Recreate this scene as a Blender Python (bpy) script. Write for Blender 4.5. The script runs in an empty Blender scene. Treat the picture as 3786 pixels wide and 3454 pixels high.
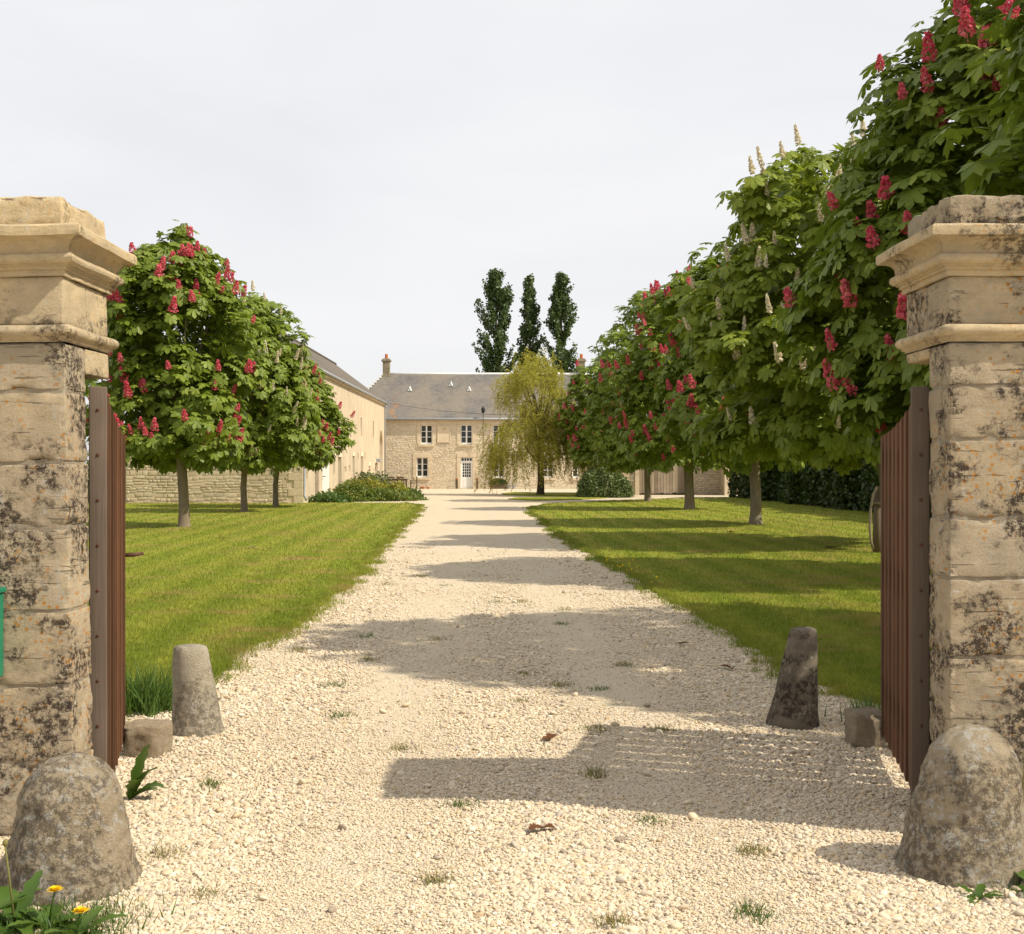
import bpy, math, random
import numpy as np
from mathutils import Vector, Matrix, noise as mnoise

random.seed(7)
RNG = np.random.default_rng(11)
SC = bpy.context.scene
COL = SC.collection
PI = math.pi

# ------------------------------------------------------------------ camera, sky, sun, exposure
cam_data = bpy.data.cameras.new('camera')
cam_data.sensor_width = 36.0
cam_data.lens = 42.86
cam_data.clip_end = 3000
cam_data.clip_start = 0.05
cam = bpy.data.objects.new('camera', cam_data)
cam.location = (0, 0, 1.6)
cam.rotation_euler = (math.radians(90), 0, 0)
COL.objects.link(cam)
SC.camera = cam

SUN_TO = Vector((0.92, -0.285, 1.0)).normalized()      # direction towards the sun
SUN_EL = math.asin(SUN_TO.z)
SUN_AZ = math.atan2(SUN_TO.x, SUN_TO.y)

world = bpy.data.worlds.new('World')
SC.world = world
world.use_nodes = True
wn = world.node_tree.nodes
wl = world.node_tree.links
wn.clear()
w_out = wn.new('ShaderNodeOutputWorld')
w_bg = wn.new('ShaderNodeBackground')
w_bg.inputs['Strength'].default_value = 0.1
sky = wn.new('ShaderNodeTexSky')
sky.sky_type = 'NISHITA'
sky.sun_disc = False
sky.sun_elevation = SUN_EL
sky.sun_rotation = SUN_AZ
sky.air_density = 1.2
sky.dust_density = 2.5
w_tc = wn.new('ShaderNodeTexCoord')
w_map = wn.new('ShaderNodeMapping')
w_map.inputs['Scale'].default_value = (1.0, 1.0, 3.6)
w_map.inputs['Rotation'].default_value = (0.0, 0.12, 0.3)
w_noise = wn.new('ShaderNodeTexNoise')
w_noise.inputs['Scale'].default_value = 2.1
w_noise.inputs['Detail'].default_value = 7.0
w_noise.inputs['Roughness'].default_value = 0.52
w_noise.inputs['Distortion'].default_value = 0.35
w_ramp = wn.new('ShaderNodeMapRange')
w_ramp.inputs['From Min'].default_value = 0.36
w_ramp.inputs['From Max'].default_value = 0.66
w_ramp.inputs['To Min'].default_value = 0.82
w_ramp.inputs['To Max'].default_value = 0.95
w_mix = wn.new('ShaderNodeMix')
w_mix.data_type = 'RGBA'
w_mix.inputs['B'].default_value = (8.2, 8.18, 8.3, 1)      # thin veil of high cloud
wl.new(w_tc.outputs['Generated'], w_map.inputs['Vector'])
wl.new(w_map.outputs['Vector'], w_noise.inputs['Vector'])
wl.new(w_noise.outputs['Fac'], w_ramp.inputs['Value'])
wl.new(w_ramp.outputs['Result'], w_mix.inputs['Factor'])
wl.new(sky.outputs['Color'], w_mix.inputs['A'])
wl.new(w_mix.outputs['Result'], w_bg.inputs['Color'])
wl.new(w_bg.outputs['Background'], w_out.inputs['Surface'])

sun_data = bpy.data.lights.new('sun', 'SUN')
sun_data.energy = 4.9
sun_data.angle = math.radians(0.6)
sun_data.color = (1.0, 0.915, 0.775)
sun = bpy.data.objects.new('sun', sun_data)
sun.rotation_euler = SUN_TO.to_track_quat('Z', 'Y').to_euler()
sun.location = (20, -6, 30)
COL.objects.link(sun)

SC.view_settings.view_transform = 'Standard'
SC.view_settings.look = 'None'
SC.view_settings.exposure = 0.22
SC.view_settings.gamma = 1.0
SC.view_settings.use_curve_mapping = False
SC.render.engine = 'CYCLES'
SC.cycles.use_denoising = True
SC.cycles.max_bounces = 6
SC.cycles.transparent_max_bounces = 4

# ------------------------------------------------------------------ helpers
def tag(o, label=None, cat=None, group=None, kind=None):
    if label: o['label'] = label
    if cat: o['category'] = cat
    if group: o['group'] = group
    if kind: o['kind'] = kind
    return o

def empty(name, loc=(0, 0, 0), rz=0.0, parent=None):
    o = bpy.data.objects.new(name, None)
    o.empty_display_size = 0.2
    COL.objects.link(o)
    o.location = loc
    o.rotation_euler = (0, 0, rz)
    if parent: o.parent = parent
    return o

def link_mesh(name, me, mat=None, parent=None):
    o = bpy.data.objects.new(name, me)
    COL.objects.link(o)
    if mat is not None and len(me.materials) == 0: me.materials.append(mat)
    if parent: o.parent = parent
    return o

def np_mesh(name, V, T, smooth=False):
    """triangle mesh from numpy arrays"""
    me = bpy.data.meshes.new(name)
    V = np.ascontiguousarray(V, dtype=np.float32); T = np.ascontiguousarray(T, dtype=np.int32)
    me.vertices.add(len(V)); me.vertices.foreach_set('co', V.ravel())
    me.loops.add(T.size); me.loops.foreach_set('vertex_index', T.ravel())
    me.polygons.add(len(T))
    me.polygons.foreach_set('loop_start', np.arange(0, T.size, 3, dtype=np.int32))
    if smooth: me.polygons.foreach_set('use_smooth', np.ones(len(T), dtype=bool))
    me.update(calc_edges=True)
    return me

def scatter(V, T, R, pos, scl):
    """copies of template (V,T) with rotation matrices R (n,3,3 columns=axes), positions, scales"""
    n = len(pos)
    P = np.einsum('nij,vj->nvi', R, V) * scl[:, None, None] + pos[:, None, :]
    F = T[None] + (np.arange(n) * len(V))[:, None, None]
    return P.reshape(-1, 3), F.reshape(-1, 3)

def nrm(a):
    return a / np.maximum(np.linalg.norm(a, axis=-1, keepdims=True), 1e-9)

class MB:
    def __init__(s): s.v = []; s.f = []
    def quad(s, a, b, c, d):
        i = len(s.v); s.v += [tuple(a), tuple(b), tuple(c), tuple(d)]; s.f.append((i, i+1, i+2, i+3))
    def poly(s, pts):
        i = len(s.v); s.v += [tuple(p) for p in pts]; s.f.append(tuple(range(i, i+len(pts))))
    def box(s, x0, x1, y0, y1, z0, z1, b=0.0):
        i = len(s.v)
        if b <= 0:
            s.v += [(x0,y0,z0),(x1,y0,z0),(x1,y1,z0),(x0,y1,z0),(x0,y0,z1),(x1,y0,z1),(x1,y1,z1),(x0,y1,z1)]
            s.f += [tuple(i+k for k in f) for f in ((0,3,2,1),(4,5,6,7),(0,1,5,4),(1,2,6,5),(2,3,7,6),(3,0,4,7))]
        else:
            V, F = rough_box(x0, x1, y0, y1, z0, z1, step=9, rough=0, rad=b)
            s.add(V, F)
    def add(s, V, F):
        i = len(s.v); s.v += [tuple(p) for p in V]; s.f += [tuple(k+i for k in f) for f in F]
    def tube(s, pts, rad, n=8, cap=True):
        pts = [Vector(p) for p in pts]
        if not isinstance(rad, (list, tuple)): rad = [rad]*len(pts)
        rings = []
        prev = None
        for k, p in enumerate(pts):
            t = (pts[min(k+1, len(pts)-1)] - pts[max(k-1, 0)]).normalized()
            if prev is None:
                u = t.orthogonal().normalized()
            else:
                u = prev - t*prev.dot(t)
                u = u.normalized() if u.length > 1e-6 else t.orthogonal().normalized()
            prev = u
            w = t.cross(u)
            i = len(s.v)
            for a in range(n):
                c = 2*PI*a/n
                s.v.append(tuple(p + (u*math.cos(c) + w*math.sin(c))*rad[k]))
            rings.append(i)
        for a, b in zip(rings[:-1], rings[1:]):
            for k in range(n):
                s.f.append((a+k, a+(k+1) % n, b+(k+1) % n, b+k))
        if cap:
            s.f.append(tuple(rings[0]+k for k in reversed(range(n))))
            s.f.append(tuple(rings[-1]+k for k in range(n)))
    def lathe(s, prof, n=24, c=(0, 0, 0), jitter=0.0, freq=8.0, lean=(0, 0)):
        rings = []
        for r, z in prof:
            i = len(s.v)
            for k in range(n):
                a = 2*PI*k/n
                x, y = r*math.cos(a), r*math.sin(a)
                if jitter and r > 1e-4:
                    d = 1 + jitter*(mnoise.noise(Vector((x*freq+c[0]*3, y*freq, z*freq))) + 0.5*mnoise.noise(Vector((x*freq*3+c[0]*7, y*freq*3, z*freq*3))))
                    x *= d; y *= d
                s.v.append((c[0]+x+lean[0]*z, c[1]+y+lean[1]*z, c[2]+z))
            rings.append(i)
        for a, b in zip(rings[:-1], rings[1:]):
            for k in range(n):
                s.f.append((a+k, a+(k+1) % n, b+(k+1) % n, b+k))
        s.f.append(tuple(rings[-1]+k for k in range(n)))
    def build(s, name, mat, parent=None, smooth=False):
        me = bpy.data.meshes.new(name)
        me.from_pydata(s.v, [], s.f)
        if smooth: me.polygons.foreach_set('use_smooth', [True]*len(me.polygons))
        me.update()
        return link_mesh(name, me, mat, parent)

def rough_box(x0, x1, y0, y1, z0, z1, step=0.035, rough=0.005, rad=0.012, freq=7.0, seed=0.0, chip=0.0):
    """box with rounded, uneven, worn faces; returns verts, faces"""
    lo = (x0, y0, z0); hi = (x1, y1, z1)
    def cuts(a, b):
        n = max(1, int(math.ceil((b-a)/step)))
        r = min(rad, (b-a)*0.45)
        c = [a, a+r*0.4, a+r] + [a+r+(b-a-2*r)*k/n for k in range(1, n)] + [b-r, b-r*0.4, b]
        return c
    cs = [cuts(lo[k], hi[k]) for k in range(3)]
    idx = {}; V = []; F = []
    r = min(rad, min(hi[k]-lo[k] for k in range(3))*0.45)
    def vert(p):
        key = (round(p[0], 5), round(p[1], 5), round(p[2], 5))
        if key in idx: return idx[key]
        q = [min(max(p[k], lo[k]+r), hi[k]-r) for k in range(3)]
        d = Vector((p[0]-q[0], p[1]-q[1], p[2]-q[2]))
        L = d.length
        nr = d/L if L > 1e-9 else Vector((0, 0, 1))
        o = Vector(q) + nr*r
        if rough:
            s = Vector((o.x+seed*1.7, o.y-seed, o.z+seed*0.6))
            a = mnoise.noise(s*freq)*0.9 + mnoise.noise(s*freq*3.1)*0.55 + mnoise.noise(s*freq*8.0)*0.3
            edge = min(1.0, sum(1 for k in range(3) if abs(p[k]-lo[k]) < r*1.01 or abs(p[k]-hi[k]) < r*1.01)-1)
            if edge > 0 and chip:
                a -= chip*max(0.0, mnoise.noise(s*freq*1.6)+0.15)/max(rough, 1e-6)
            o = o + nr*(a*rough)
        idx[key] = len(V); V.append(tuple(o)); return idx[key]
    for ax in range(3):
        u, w = (ax+1) % 3, (ax+2) % 3
        for side in (0, 1):
            c = lo[ax] if side == 0 else hi[ax]
            for i in range(len(cs[u])-1):
                for j in range(len(cs[w])-1):
                    q = []
                    for (a, b) in ((i, j), (i+1, j), (i+1, j+1), (i, j+1)):
                        p = [0, 0, 0]; p[ax] = c; p[u] = cs[u][a]; p[w] = cs[w][b]
                        q.append(vert(p))
                    if side == 0: q.reverse()
                    if len(set(q)) == 4: F.append(tuple(q))
    return V, F

def rough_part(name, mat, parent, *a, **k):
    V, F = rough_box(*a, **k)
    m = MB(); m.add(V, F)
    return m.build(name, mat, parent, smooth=True)

def in_poly(x, y, poly):
    inside = np.zeros(x.shape, bool)
    n = len(poly)
    for i in range(n):
        x0, y0 = poly[i]; x1, y1 = poly[(i+1) % n]
        if y0 == y1: continue
        c = ((y0 > y) != (y1 > y)) & (x < (x1-x0)*(y-y0)/(y1-y0)+x0)
        inside ^= c
    return inside

# ------------------------------------------------------------------ materials
class NT:
    def __init__(s, name):
        s.m = bpy.data.materials.new(name); s.m.use_nodes = True
        s.t = s.m.node_tree; s.t.nodes.clear()
        s.out = s.t.nodes.new('ShaderNodeOutputMaterial')
    def n(s, kind, **kw):
        nd = s.t.nodes.new('ShaderNode'+kind)
        for k, v in kw.items():
            if hasattr(nd, k) and k not in nd.inputs: setattr(nd, k, v)
            else: s.put(nd, k, v)
        return nd
    def put(s, nd, key, v):
        i = nd.inputs[key]
        if isinstance(v, bpy.types.NodeSocket): s.t.links.new(v, i)
        else: i.default_value = v
    def pos(s):
        return s.n('NewGeometry').outputs['Position']
    def mapped(s, scale, vec=None, rot=(0, 0, 0)):
        mp = s.n('Mapping'); s.put(mp, 'Vector', vec or s.pos()); s.put(mp, 'Scale', scale); s.put(mp, 'Rotation', rot)
        return mp.outputs['Vector']
    def noise(s, scale, detail=4.0, rough=0.55, vec=None, dist=0.0):
        nd = s.n('TexNoise'); s.put(nd, 'Vector', vec or s.pos()); s.put(nd, 'Scale', scale); s.put(nd, 'Detail', detail); s.put(nd, 'Roughness', rough); s.put(nd, 'Distortion', dist)
        return nd.outputs['Fac']
    def voro(s, scale, vec=None, out='Distance', feature='F1'):
        nd = s.n('TexVoronoi'); nd.feature = feature; s.put(nd, 'Vector', vec or s.pos()); s.put(nd, 'Scale', scale)
        return nd.outputs[out]
    def rng(s, v, a, b, c=0.0, d=1.0):
        nd = s.n('MapRange'); s.put(nd, 'Value', v); s.put(nd, 'From Min', a); s.put(nd, 'From Max', b); s.put(nd, 'To Min', c); s.put(nd, 'To Max', d)
        return nd.outputs['Result']
    def mix(s, f, a, b, mode='MIX'):
        nd = s.n('Mix'); nd.data_type = 'RGBA'; nd.blend_type = mode
        s.put(nd, 'Factor', f)
        for k, v in (('A', a), ('B', b)):
            if not isinstance(v, bpy.types.NodeSocket) and len(v) == 3: v = (*v, 1)
            sock = [i for i in nd.inputs if i.name == k and i.type == 'RGBA'][0]
            if isinstance(v, bpy.types.NodeSocket): s.t.links.new(v, sock)
            else: sock.default_value = v
        return [o for o in nd.outputs if o.type == 'RGBA'][0]
    def math(s, op, a, b=0.0):
        nd = s.n('Math'); nd.operation = op; s.put_i(nd, 0, a); s.put_i(nd, 1, b); return nd.outputs[0]
    def put_i(s, nd, i, v):
        if isinstance(v, bpy.types.NodeSocket): s.t.links.new(v, nd.inputs[i])
        else: nd.inputs[i].default_value = v
    def bump(s, h, strength=0.4, dist=0.01, normal=None):
        nd = s.n('Bump'); s.put(nd, 'Height', h); s.put(nd, 'Strength', strength); s.put(nd, 'Distance', dist)
        if normal: s.put(nd, 'Normal', normal)
        return nd.outputs['Normal']
    def done(s, color, rough=0.85, normal=None, metallic=0.0, spec=0.3, translucent=None, tfac=0.3):
        p = s.n('BsdfPrincipled')
        if not isinstance(color, bpy.types.NodeSocket) and len(color) == 3: color = (*color, 1)
        s.put(p, 'Base Color', color); s.put(p, 'Roughness', rough); s.put(p, 'Metallic', metallic); s.put(p, 'Specular IOR Level', spec)
        if normal: s.put(p, 'Normal', normal)
        sh = p.outputs['BSDF']
        if translucent is not None:
            t = s.n('BsdfTranslucent')
            if not isinstance(translucent, bpy.types.NodeSocket) and len(translucent) == 3: translucent = (*translucent, 1)
            s.put(t, 'Color', translucent)
            mx = s.n('MixShader'); s.put(mx, 'Fac', tfac)
            s.t.links.new(sh, mx.inputs[1]); s.t.links.new(t.outputs['BSDF'], mx.inputs[2])
            sh = mx.outputs['Shader']
        s.t.links.new(sh, s.out.inputs['Surface'])
        return s.m

def plain(name, c, rough=0.7, var=0.12, scale=12.0, metallic=0.0, spec=0.3, bump=0.15):
    t = NT(name)
    n = t.noise(scale, 5)
    lo = tuple(x*(1-var) for x in c); hi = tuple(min(1, x*(1+var)) for x in c)
    col = t.mix(t.rng(n, 0.3, 0.7), lo, hi)
    nm = t.bump(t.noise(scale*4, 4), bump, 0.004)
    return t.done(col, rough, nm, metallic, spec)

def lichen_stone(name, base_a, base_b, dark=0.5, orange=0.5, white=0.5, patch_bias=0.0, bump=0.8, slits=0.0, wcov=0.0):
    t = NT(name)
    P = t.pos()
    n1 = t.noise(2.6, 6, 0.6)
    col = t.mix(t.rng(n1, 0.35, 0.65), base_a, base_b)
    n2 = t.noise(14, 6, 0.65, t.mapped((1, 1, 2.2)))
    col = t.mix(t.rng(n2, 0.35, 0.7, 0, 0.55), col, tuple(x*0.62 for x in base_b))
    rnd = t.n('ObjectInfo').outputs['Random']
    col = t.mix(t.rng(rnd, 0, 1, 0.0, 0.35), col, tuple(x*0.72 for x in base_a))
    pits = t.noise(55, 4, 0.7, t.mapped((1, 1, 1.8)))
    col = t.mix(t.rng(pits, 0.30, 0.42, 0.45, 0.0), col, tuple(x*0.35 for x in base_b))
    slit = t.rng(t.noise(5, 5, 0.6, t.mapped((1, 1, 13))), 0.335, 0.375, slits, 0.0)
    col = t.mix(slit, col, tuple(x*0.25 for x in base_b))
    # pale lichen crust
    w = t.math('MULTIPLY', t.rng(t.noise(26, 6, 0.75), 0.56-wcov*0.5, 0.62-wcov*0.5), t.rng(t.noise(3.1, 3), 0.42-wcov*1.5, 0.58-wcov*1.5))
    w = t.math('MULTIPLY', w, white)
    col = t.mix(w, col, (0.56, 0.53, 0.46))
    # orange lichen
    vo = t.rng(t.voro(30, t.mapped((1, 1, 1), t.n('VectorMath').outputs[0] if False else P)), 0.16, 0.34, 1, 0)
    o = t.math('MULTIPLY', vo, t.rng(t.noise(2.3, 3, 0.6, t.mapped((1, 1, 0.8), rot=(0.3, 0.2, 1))), 0.47, 0.57))
    o = t.math('MULTIPLY', o, orange)
    col = t.mix(o, col, (0.56, 0.25, 0.035))
    # black-brown lichen
    d = t.rng(t.noise(30, 10, 0.82), 0.46, 0.53)
    big = t.rng(t.noise(2.6, 6, 0.68, t.mapped((1, 1, 1.3), rot=(0.9, 0.4, 0.2))), 0.475-patch_bias, 0.545-patch_bias)
    d = t.math('MULTIPLY', t.math('MULTIPLY', d, big), dark)
    grey = t.rng(t.noise(1.6, 5, 0.7, t.mapped((1, 1, 1.6), rot=(0.2, 0.8, 0.5))), 0.48, 0.60, 0, 0.45)
    col = t.mix(t.math('MULTIPLY', grey, dark), col, (0.37, 0.315, 0.235))
    col = t.mix(d, col, (0.050, 0.036, 0.028))
    h = t.math('ADD', t.math('ADD', t.math('MULTIPLY', t.noise(95, 10, 0.8), 1.6), t.math('MULTIPLY', t.noise(14, 5, 0.7), 1.6)), t.math('MULTIPLY', slit, -1.2))
    nm = t.bump(h, bump, 0.015)
    return t.done(col, 0.92, nm, spec=0.15)

def rubble_mat(name, cols, mort=False):
    t = NT(name)
    rnd = t.n('ObjectInfo').outputs['Random']
    isl = t.n('NewGeometry').outputs['Random Per Island']
    r = t.math('FRACT', t.math('ADD', rnd, isl))
    cr = t.n('ValToRGB')
    els = cr.color_ramp.elements
    while len(els) < len(cols): els.new(0.5)
    for k, c in enumerate(cols):
        els[k].position = k/(len(cols)-1); els[k].color = (*c, 1)
    t.put(cr, 'Fac', r)
    n = t.noise(7, 6, 0.65)
    col = t.mix(t.rng(n, 0.35, 0.7, 0, 0.5), cr.outputs['Color'], tuple(x*0.62 for x in cols[0]))
    col = t.mix(t.rng(t.noise(0.7, 3), 0.4, 0.7, 0, 0.28), col, tuple(x*0.7 for x in cols[-1]))
    nm = t.bump(t.noise(28, 5, 0.7), 0.7, 0.02)
    return t.done(col, 0.93, nm, spec=0.12)

M = {}
M['pillar'] = lichen_stone('pillar_stone', (0.70, 0.57, 0.38), (0.54, 0.445, 0.315), dark=0.95, orange=0.95, white=0.8, patch_bias=-0.01, slits=0.75)
M['pillar_grey'] = lichen_stone('pillar_stone_weathered', (0.66, 0.525, 0.34), (0.49, 0.40, 0.28), dark=0.95, orange=0.9, white=0.8, patch_bias=0.012, slits=0.75)
M['cornice'] = lichen_stone('cornice_stone', (0.76, 0.595, 0.355), (0.60, 0.475, 0.295), dark=0.75, orange=0.45, white=0.6, patch_bias=-0.045, bump=0.7)
M['mortar'] = lichen_stone('lime_mortar', (0.50, 0.42, 0.30), (0.38, 0.32, 0.235), dark=0.7, orange=0.6, white=0.5, patch_bias=-0.02)
M['guard'] = lichen_stone('guard_stone_granite', (0.60, 0.49, 0.335), (0.45, 0.365, 0.245), dark=0.65, orange=0.12, white=0.95, patch_bias=0.03, bump=1.0, wcov=0.08)
M['bollard'] = lichen_stone('bollard_stone', (0.62, 0.54, 0.40), (0.48, 0.415, 0.31), dark=0.55, orange=0.1, white=0.7, patch_bias=0.03, bump=1.0, wcov=0.06)
M['bollard_shaded'] = lichen_stone('shaded_bollard_stone', (0.27, 0.225, 0.165), (0.18, 0.15, 0.11), dark=0.9, orange=0.05, white=0.5, patch_bias=0.04, bump=1.0)  # base colours darkened to carry the tree's shade, besides the dark lichen
M['block'] = lichen_stone('block_stone', (0.52, 0.42, 0.285), (0.40, 0.32, 0.215), dark=0.6, orange=0.1, white=0.4, patch_bias=0.0, bump=1.0)
M['rubble'] = rubble_mat('house_rubble', [(0.645, 0.538, 0.377), (0.729, 0.635, 0.461), (0.641, 0.567, 0.433), (0.776, 0.696, 0.535), (0.59, 0.49, 0.349)])
M['gable_rubble'] = rubble_mat('gable_rubble', [(0.62, 0.49, 0.315), (0.72, 0.58, 0.385), (0.58, 0.48, 0.34), (0.76, 0.63, 0.43), (0.56, 0.44, 0.285)])
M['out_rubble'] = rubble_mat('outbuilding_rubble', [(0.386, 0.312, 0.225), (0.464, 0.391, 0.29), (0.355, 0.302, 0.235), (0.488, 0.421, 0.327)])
M['house_mortar'] = plain('house_mortar', (0.652, 0.558, 0.411), 0.95, 0.15, 9, bump=0.5)
M['gable_mortar'] = plain('gable_mortar', (0.64, 0.52, 0.345), 0.95, 0.15, 9, bump=0.5)

def ashlar(name, a, b):
    t = NT(name)
    col = t.mix(t.rng(t.noise(1.1, 6, 0.6), 0.38, 0.62), a, b)
    col = t.mix(t.rng(t.noise(6, 6, 0.7, t.mapped((1, 1, 0.25))), 0.5, 0.75, 0, 0.5), col, tuple(x*0.66 for x in b))
    rnd = t.n('ObjectInfo').outputs['Random']
    col = t.mix(t.rng(rnd, 0, 1, 0, 0.25), col, tuple(x*0.78 for x in a))
    return t.done(col, 0.9, t.bump(t.noise(20, 5, 0.7), 0.5, 0.015), spec=0.12)
M['ashlar'] = ashlar('dressed_limestone', (0.723, 0.609, 0.441), (0.636, 0.529, 0.375))

def barn_wall_mat():
    t = NT('barn_limewash')
    P = t.pos()
    col = t.mix(t.rng(t.noise(0.8, 8, 0.72), 0.36, 0.64), (0.787, 0.69, 0.532), (0.687, 0.59, 0.44))
    st = t.noise(2.2, 5, 0.7, t.mapped((1, 1.2, 0.16)))
    col = t.mix(t.rng(st, 0.46, 0.72, 0, 0.8), col, (0.47, 0.38, 0.26))
    br = t.n('TexBrick'); t.put(br, 'Vector', t.mapped((1, 1, 1), rot=(PI/2, 0, PI/2)))
    t.put(br, 'Scale', 1.0); t.put(br, 'Brick Width', 0.55); t.put(br, 'Row Height', 0.26); t.put(br, 'Mortar Size', 0.008)
    t.put(br, 'Color1', (1, 1, 1, 1)); t.put(br, 'Color2', (0.86, 0.84, 0.8, 1)); t.put(br, 'Mortar', (0.66, 0.62, 0.56, 1))
    col = t.mix(0.8, col, br.outputs['Color'], 'MULTIPLY')
    spots = t.rng(t.noise(9, 4, 0.7), 0.66, 0.72)
    col = t.mix(t.math('MULTIPLY', spots, 0.7), col, (0.20, 0.14, 0.08))
    return t.done(col, 0.93, t.bump(t.noise(14, 6, 0.7), 0.6, 0.02), spec=0.1)
M['barn'] = barn_wall_mat()

def slate_mat(name, a, b, lich, olich=False, rot=(0, 0, 0)):
    t = NT(name)
    uv = t.mapped((1, 1, 1), rot=rot)
    br = t.n('TexBrick'); t.put(br, 'Vector', uv); t.put(br, 'Scale', 1.0); t.put(br, 'Brick Width', 0.24); t.put(br, 'Row Height', 0.13)
    t.put(br, 'Mortar Size', 0.006); t.put(br, 'Color1', (*a, 1)); t.put(br, 'Color2', (*b, 1)); t.put(br, 'Mortar', tuple(x*0.4 for x in a)+(1,))
    col = br.outputs['Color']
    P = t.pos()
    col = t.mix(t.rng(t.noise(0.42, 6, 0.6, t.mapped((1, 1, 0.45))), 0.40, 0.58, 0, 0.85), col, lich)
    col = t.mix(t.rng(t.noise(3.3, 6, 0.7), 0.5, 0.72, 0, 0.6), col, tuple(x*0.62 for x in lich))
    if olich:
        sep = t.n('SeparateXYZ'); t.put(sep, 'Vector', P)
        # an orange lichen streak that runs down the slates near the valley
        dist = t.math('ABSOLUTE', t.math('ADD', t.math('ADD', sep.outputs['X'], 8.75), t.math('MULTIPLY', t.math('SUBTRACT', t.noise(0.9, 3), 0.5), 1.4)))
        o = t.math('MULTIPLY', t.rng(dist, 0.10, 0.28, 1, 0), t.rng(t.noise(2.6, 5, 0.7), 0.42, 0.56))
        o = t.math('MULTIPLY', o, t.rng(sep.outputs['Z'], 6.4, 7.2, 0.7, 0))
        col = t.mix(o, col, (0.34, 0.16, 0.05))
    wv = t.n('TexWave'); wv.bands_direction = 'Z'; wv.wave_profile = 'SAW'
    t.put(wv, 'Scale', 1.4); t.put(wv, 'Distortion', 0.4); t.put(wv, 'Detail', 2.0)
    nm = t.bump(wv.outputs['Fac'], 0.5, 0.02, t.bump(br.outputs['Fac'], 0.4, 0.01))
    return t.done(col, 0.75, nm, spec=0.25)
M['slate'] = slate_mat('house_slate', (0.13, 0.122, 0.115), (0.185, 0.17, 0.155), (0.215, 0.185, 0.145), True, (PI/2, 0, 0))
M['barn_slate'] = slate_mat('barn_slate', (0.10, 0.085, 0.07), (0.13, 0.11, 0.09), (0.14, 0.115, 0.085), False, (PI/2, 0, PI/2))
M['zinc'] = plain('zinc', (0.34, 0.36, 0.38), 0.5, 0.12, 6, metallic=0.35, spec=0.5)
M['white_cement'] = plain('ridge_cement', (0.78, 0.76, 0.70), 0.8, 0.1, 5)
M['white_paint'] = plain('white_paint', (0.82, 0.82, 0.80), 0.45, 0.04, 6, spec=0.4)
M['barn_door_white'] = plain('faded_white_paint', (0.70, 0.66, 0.60), 0.6, 0.1, 5)
M['door_wood'] = plain('weathered_door_wood', (0.20, 0.135, 0.07), 0.8, 0.25, 5)
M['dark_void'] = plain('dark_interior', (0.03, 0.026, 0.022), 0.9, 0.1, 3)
M['terracotta'] = plain('terracotta', (0.42, 0.13, 0.05), 0.8, 0.15, 10)
M['chimney'] = lichen_stone('chimney_stone', (0.36, 0.30, 0.19), (0.27, 0.23, 0.16), dark=0.5, orange=0.3, white=0.3, bump=0.5)

def glass_mat():
    t = NT('window_glass')
    col = t.mix(t.rng(t.noise(1.2, 2), 0.3, 0.7), (0.014, 0.016, 0.016), (0.05, 0.052, 0.048))
    return t.done(col, 0.06, None, spec=0.5)
M['glass'] = glass_mat()

def wood_mat(name, a, b, grain_axis=(14, 14, 0.6), rough=0.7):
    t = NT(name)
    rnd = t.n('ObjectInfo').outputs['Random']
    tc = t.n('TexCoord').outputs['Object']
    g = t.noise(6, 6, 0.65, t.mapped(grain_axis, tc))
    col = t.mix(t.rng(g, 0.32, 0.68), a, b)
    col = t.mix(t.rng(rnd, 0, 1, 0.0, 0.8), col, tuple(x*0.5 for x in a))
    col = t.mix(t.rng(t.noise(1.3, 3), 0.5, 0.8, 0, 0.4), col, tuple(x*1.2 for x in b))
    return t.done(col, rough, t.bump(g, 0.35, 0.006), spec=0.25)
M['gate_plank'] = wood_mat('gate_plank_wood', (0.095, 0.043, 0.020), (0.15, 0.070, 0.034))
M['gate_post'] = wood_mat('gate_post_wood', (0.15, 0.11, 0.08), (0.235, 0.18, 0.135))
M['rust'] = plain('rusty_iron', (0.09, 0.04, 0.025), 0.8, 0.3, 30)
M['grey_plank'] = wood_mat('silvered_plank_wood', (0.36, 0.285, 0.20), (0.50, 0.41, 0.30), (9, 9, 0.4))
M['garden_wood'] = wood_mat('garden_furniture_wood', (0.12, 0.085, 0.05), (0.19, 0.14, 0.085))
M['rope'] = plain('hemp_rope', (0.24, 0.19, 0.125), 0.9, 0.25, 40)
M['green_paint'] = plain('green_enamel', (0.01, 0.16, 0.085), 0.4, 0.08, 6, spec=0.5)
M['black_iron'] = plain('black_iron', (0.02, 0.02, 0.02), 0.5, 0.1, 10)

def bark_mat(name, a, b):
    t = NT(name)
    n = t.noise(9, 7, 0.65, t.mapped((1, 1, 0.35)))
    col = t.mix(t.rng(n, 0.32, 0.68), a, b)
    col = t.mix(t.rng(t.noise(2.1, 3), 0.52, 0.7, 0, 0.5), col, (0.19, 0.20, 0.15))
    return t.done(col, 0.9, t.bump(t.noise(30, 6, 0.7, t.mapped((1, 1, 0.4))), 0.7, 0.02), spec=0.15)
M['bark'] = bark_mat('chestnut_bark', (0.17, 0.13, 0.085), (0.26, 0.205, 0.145))
M['dark_bark'] = bark_mat('willow_bark', (0.06, 0.048, 0.033), (0.11, 0.085, 0.06))

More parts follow.
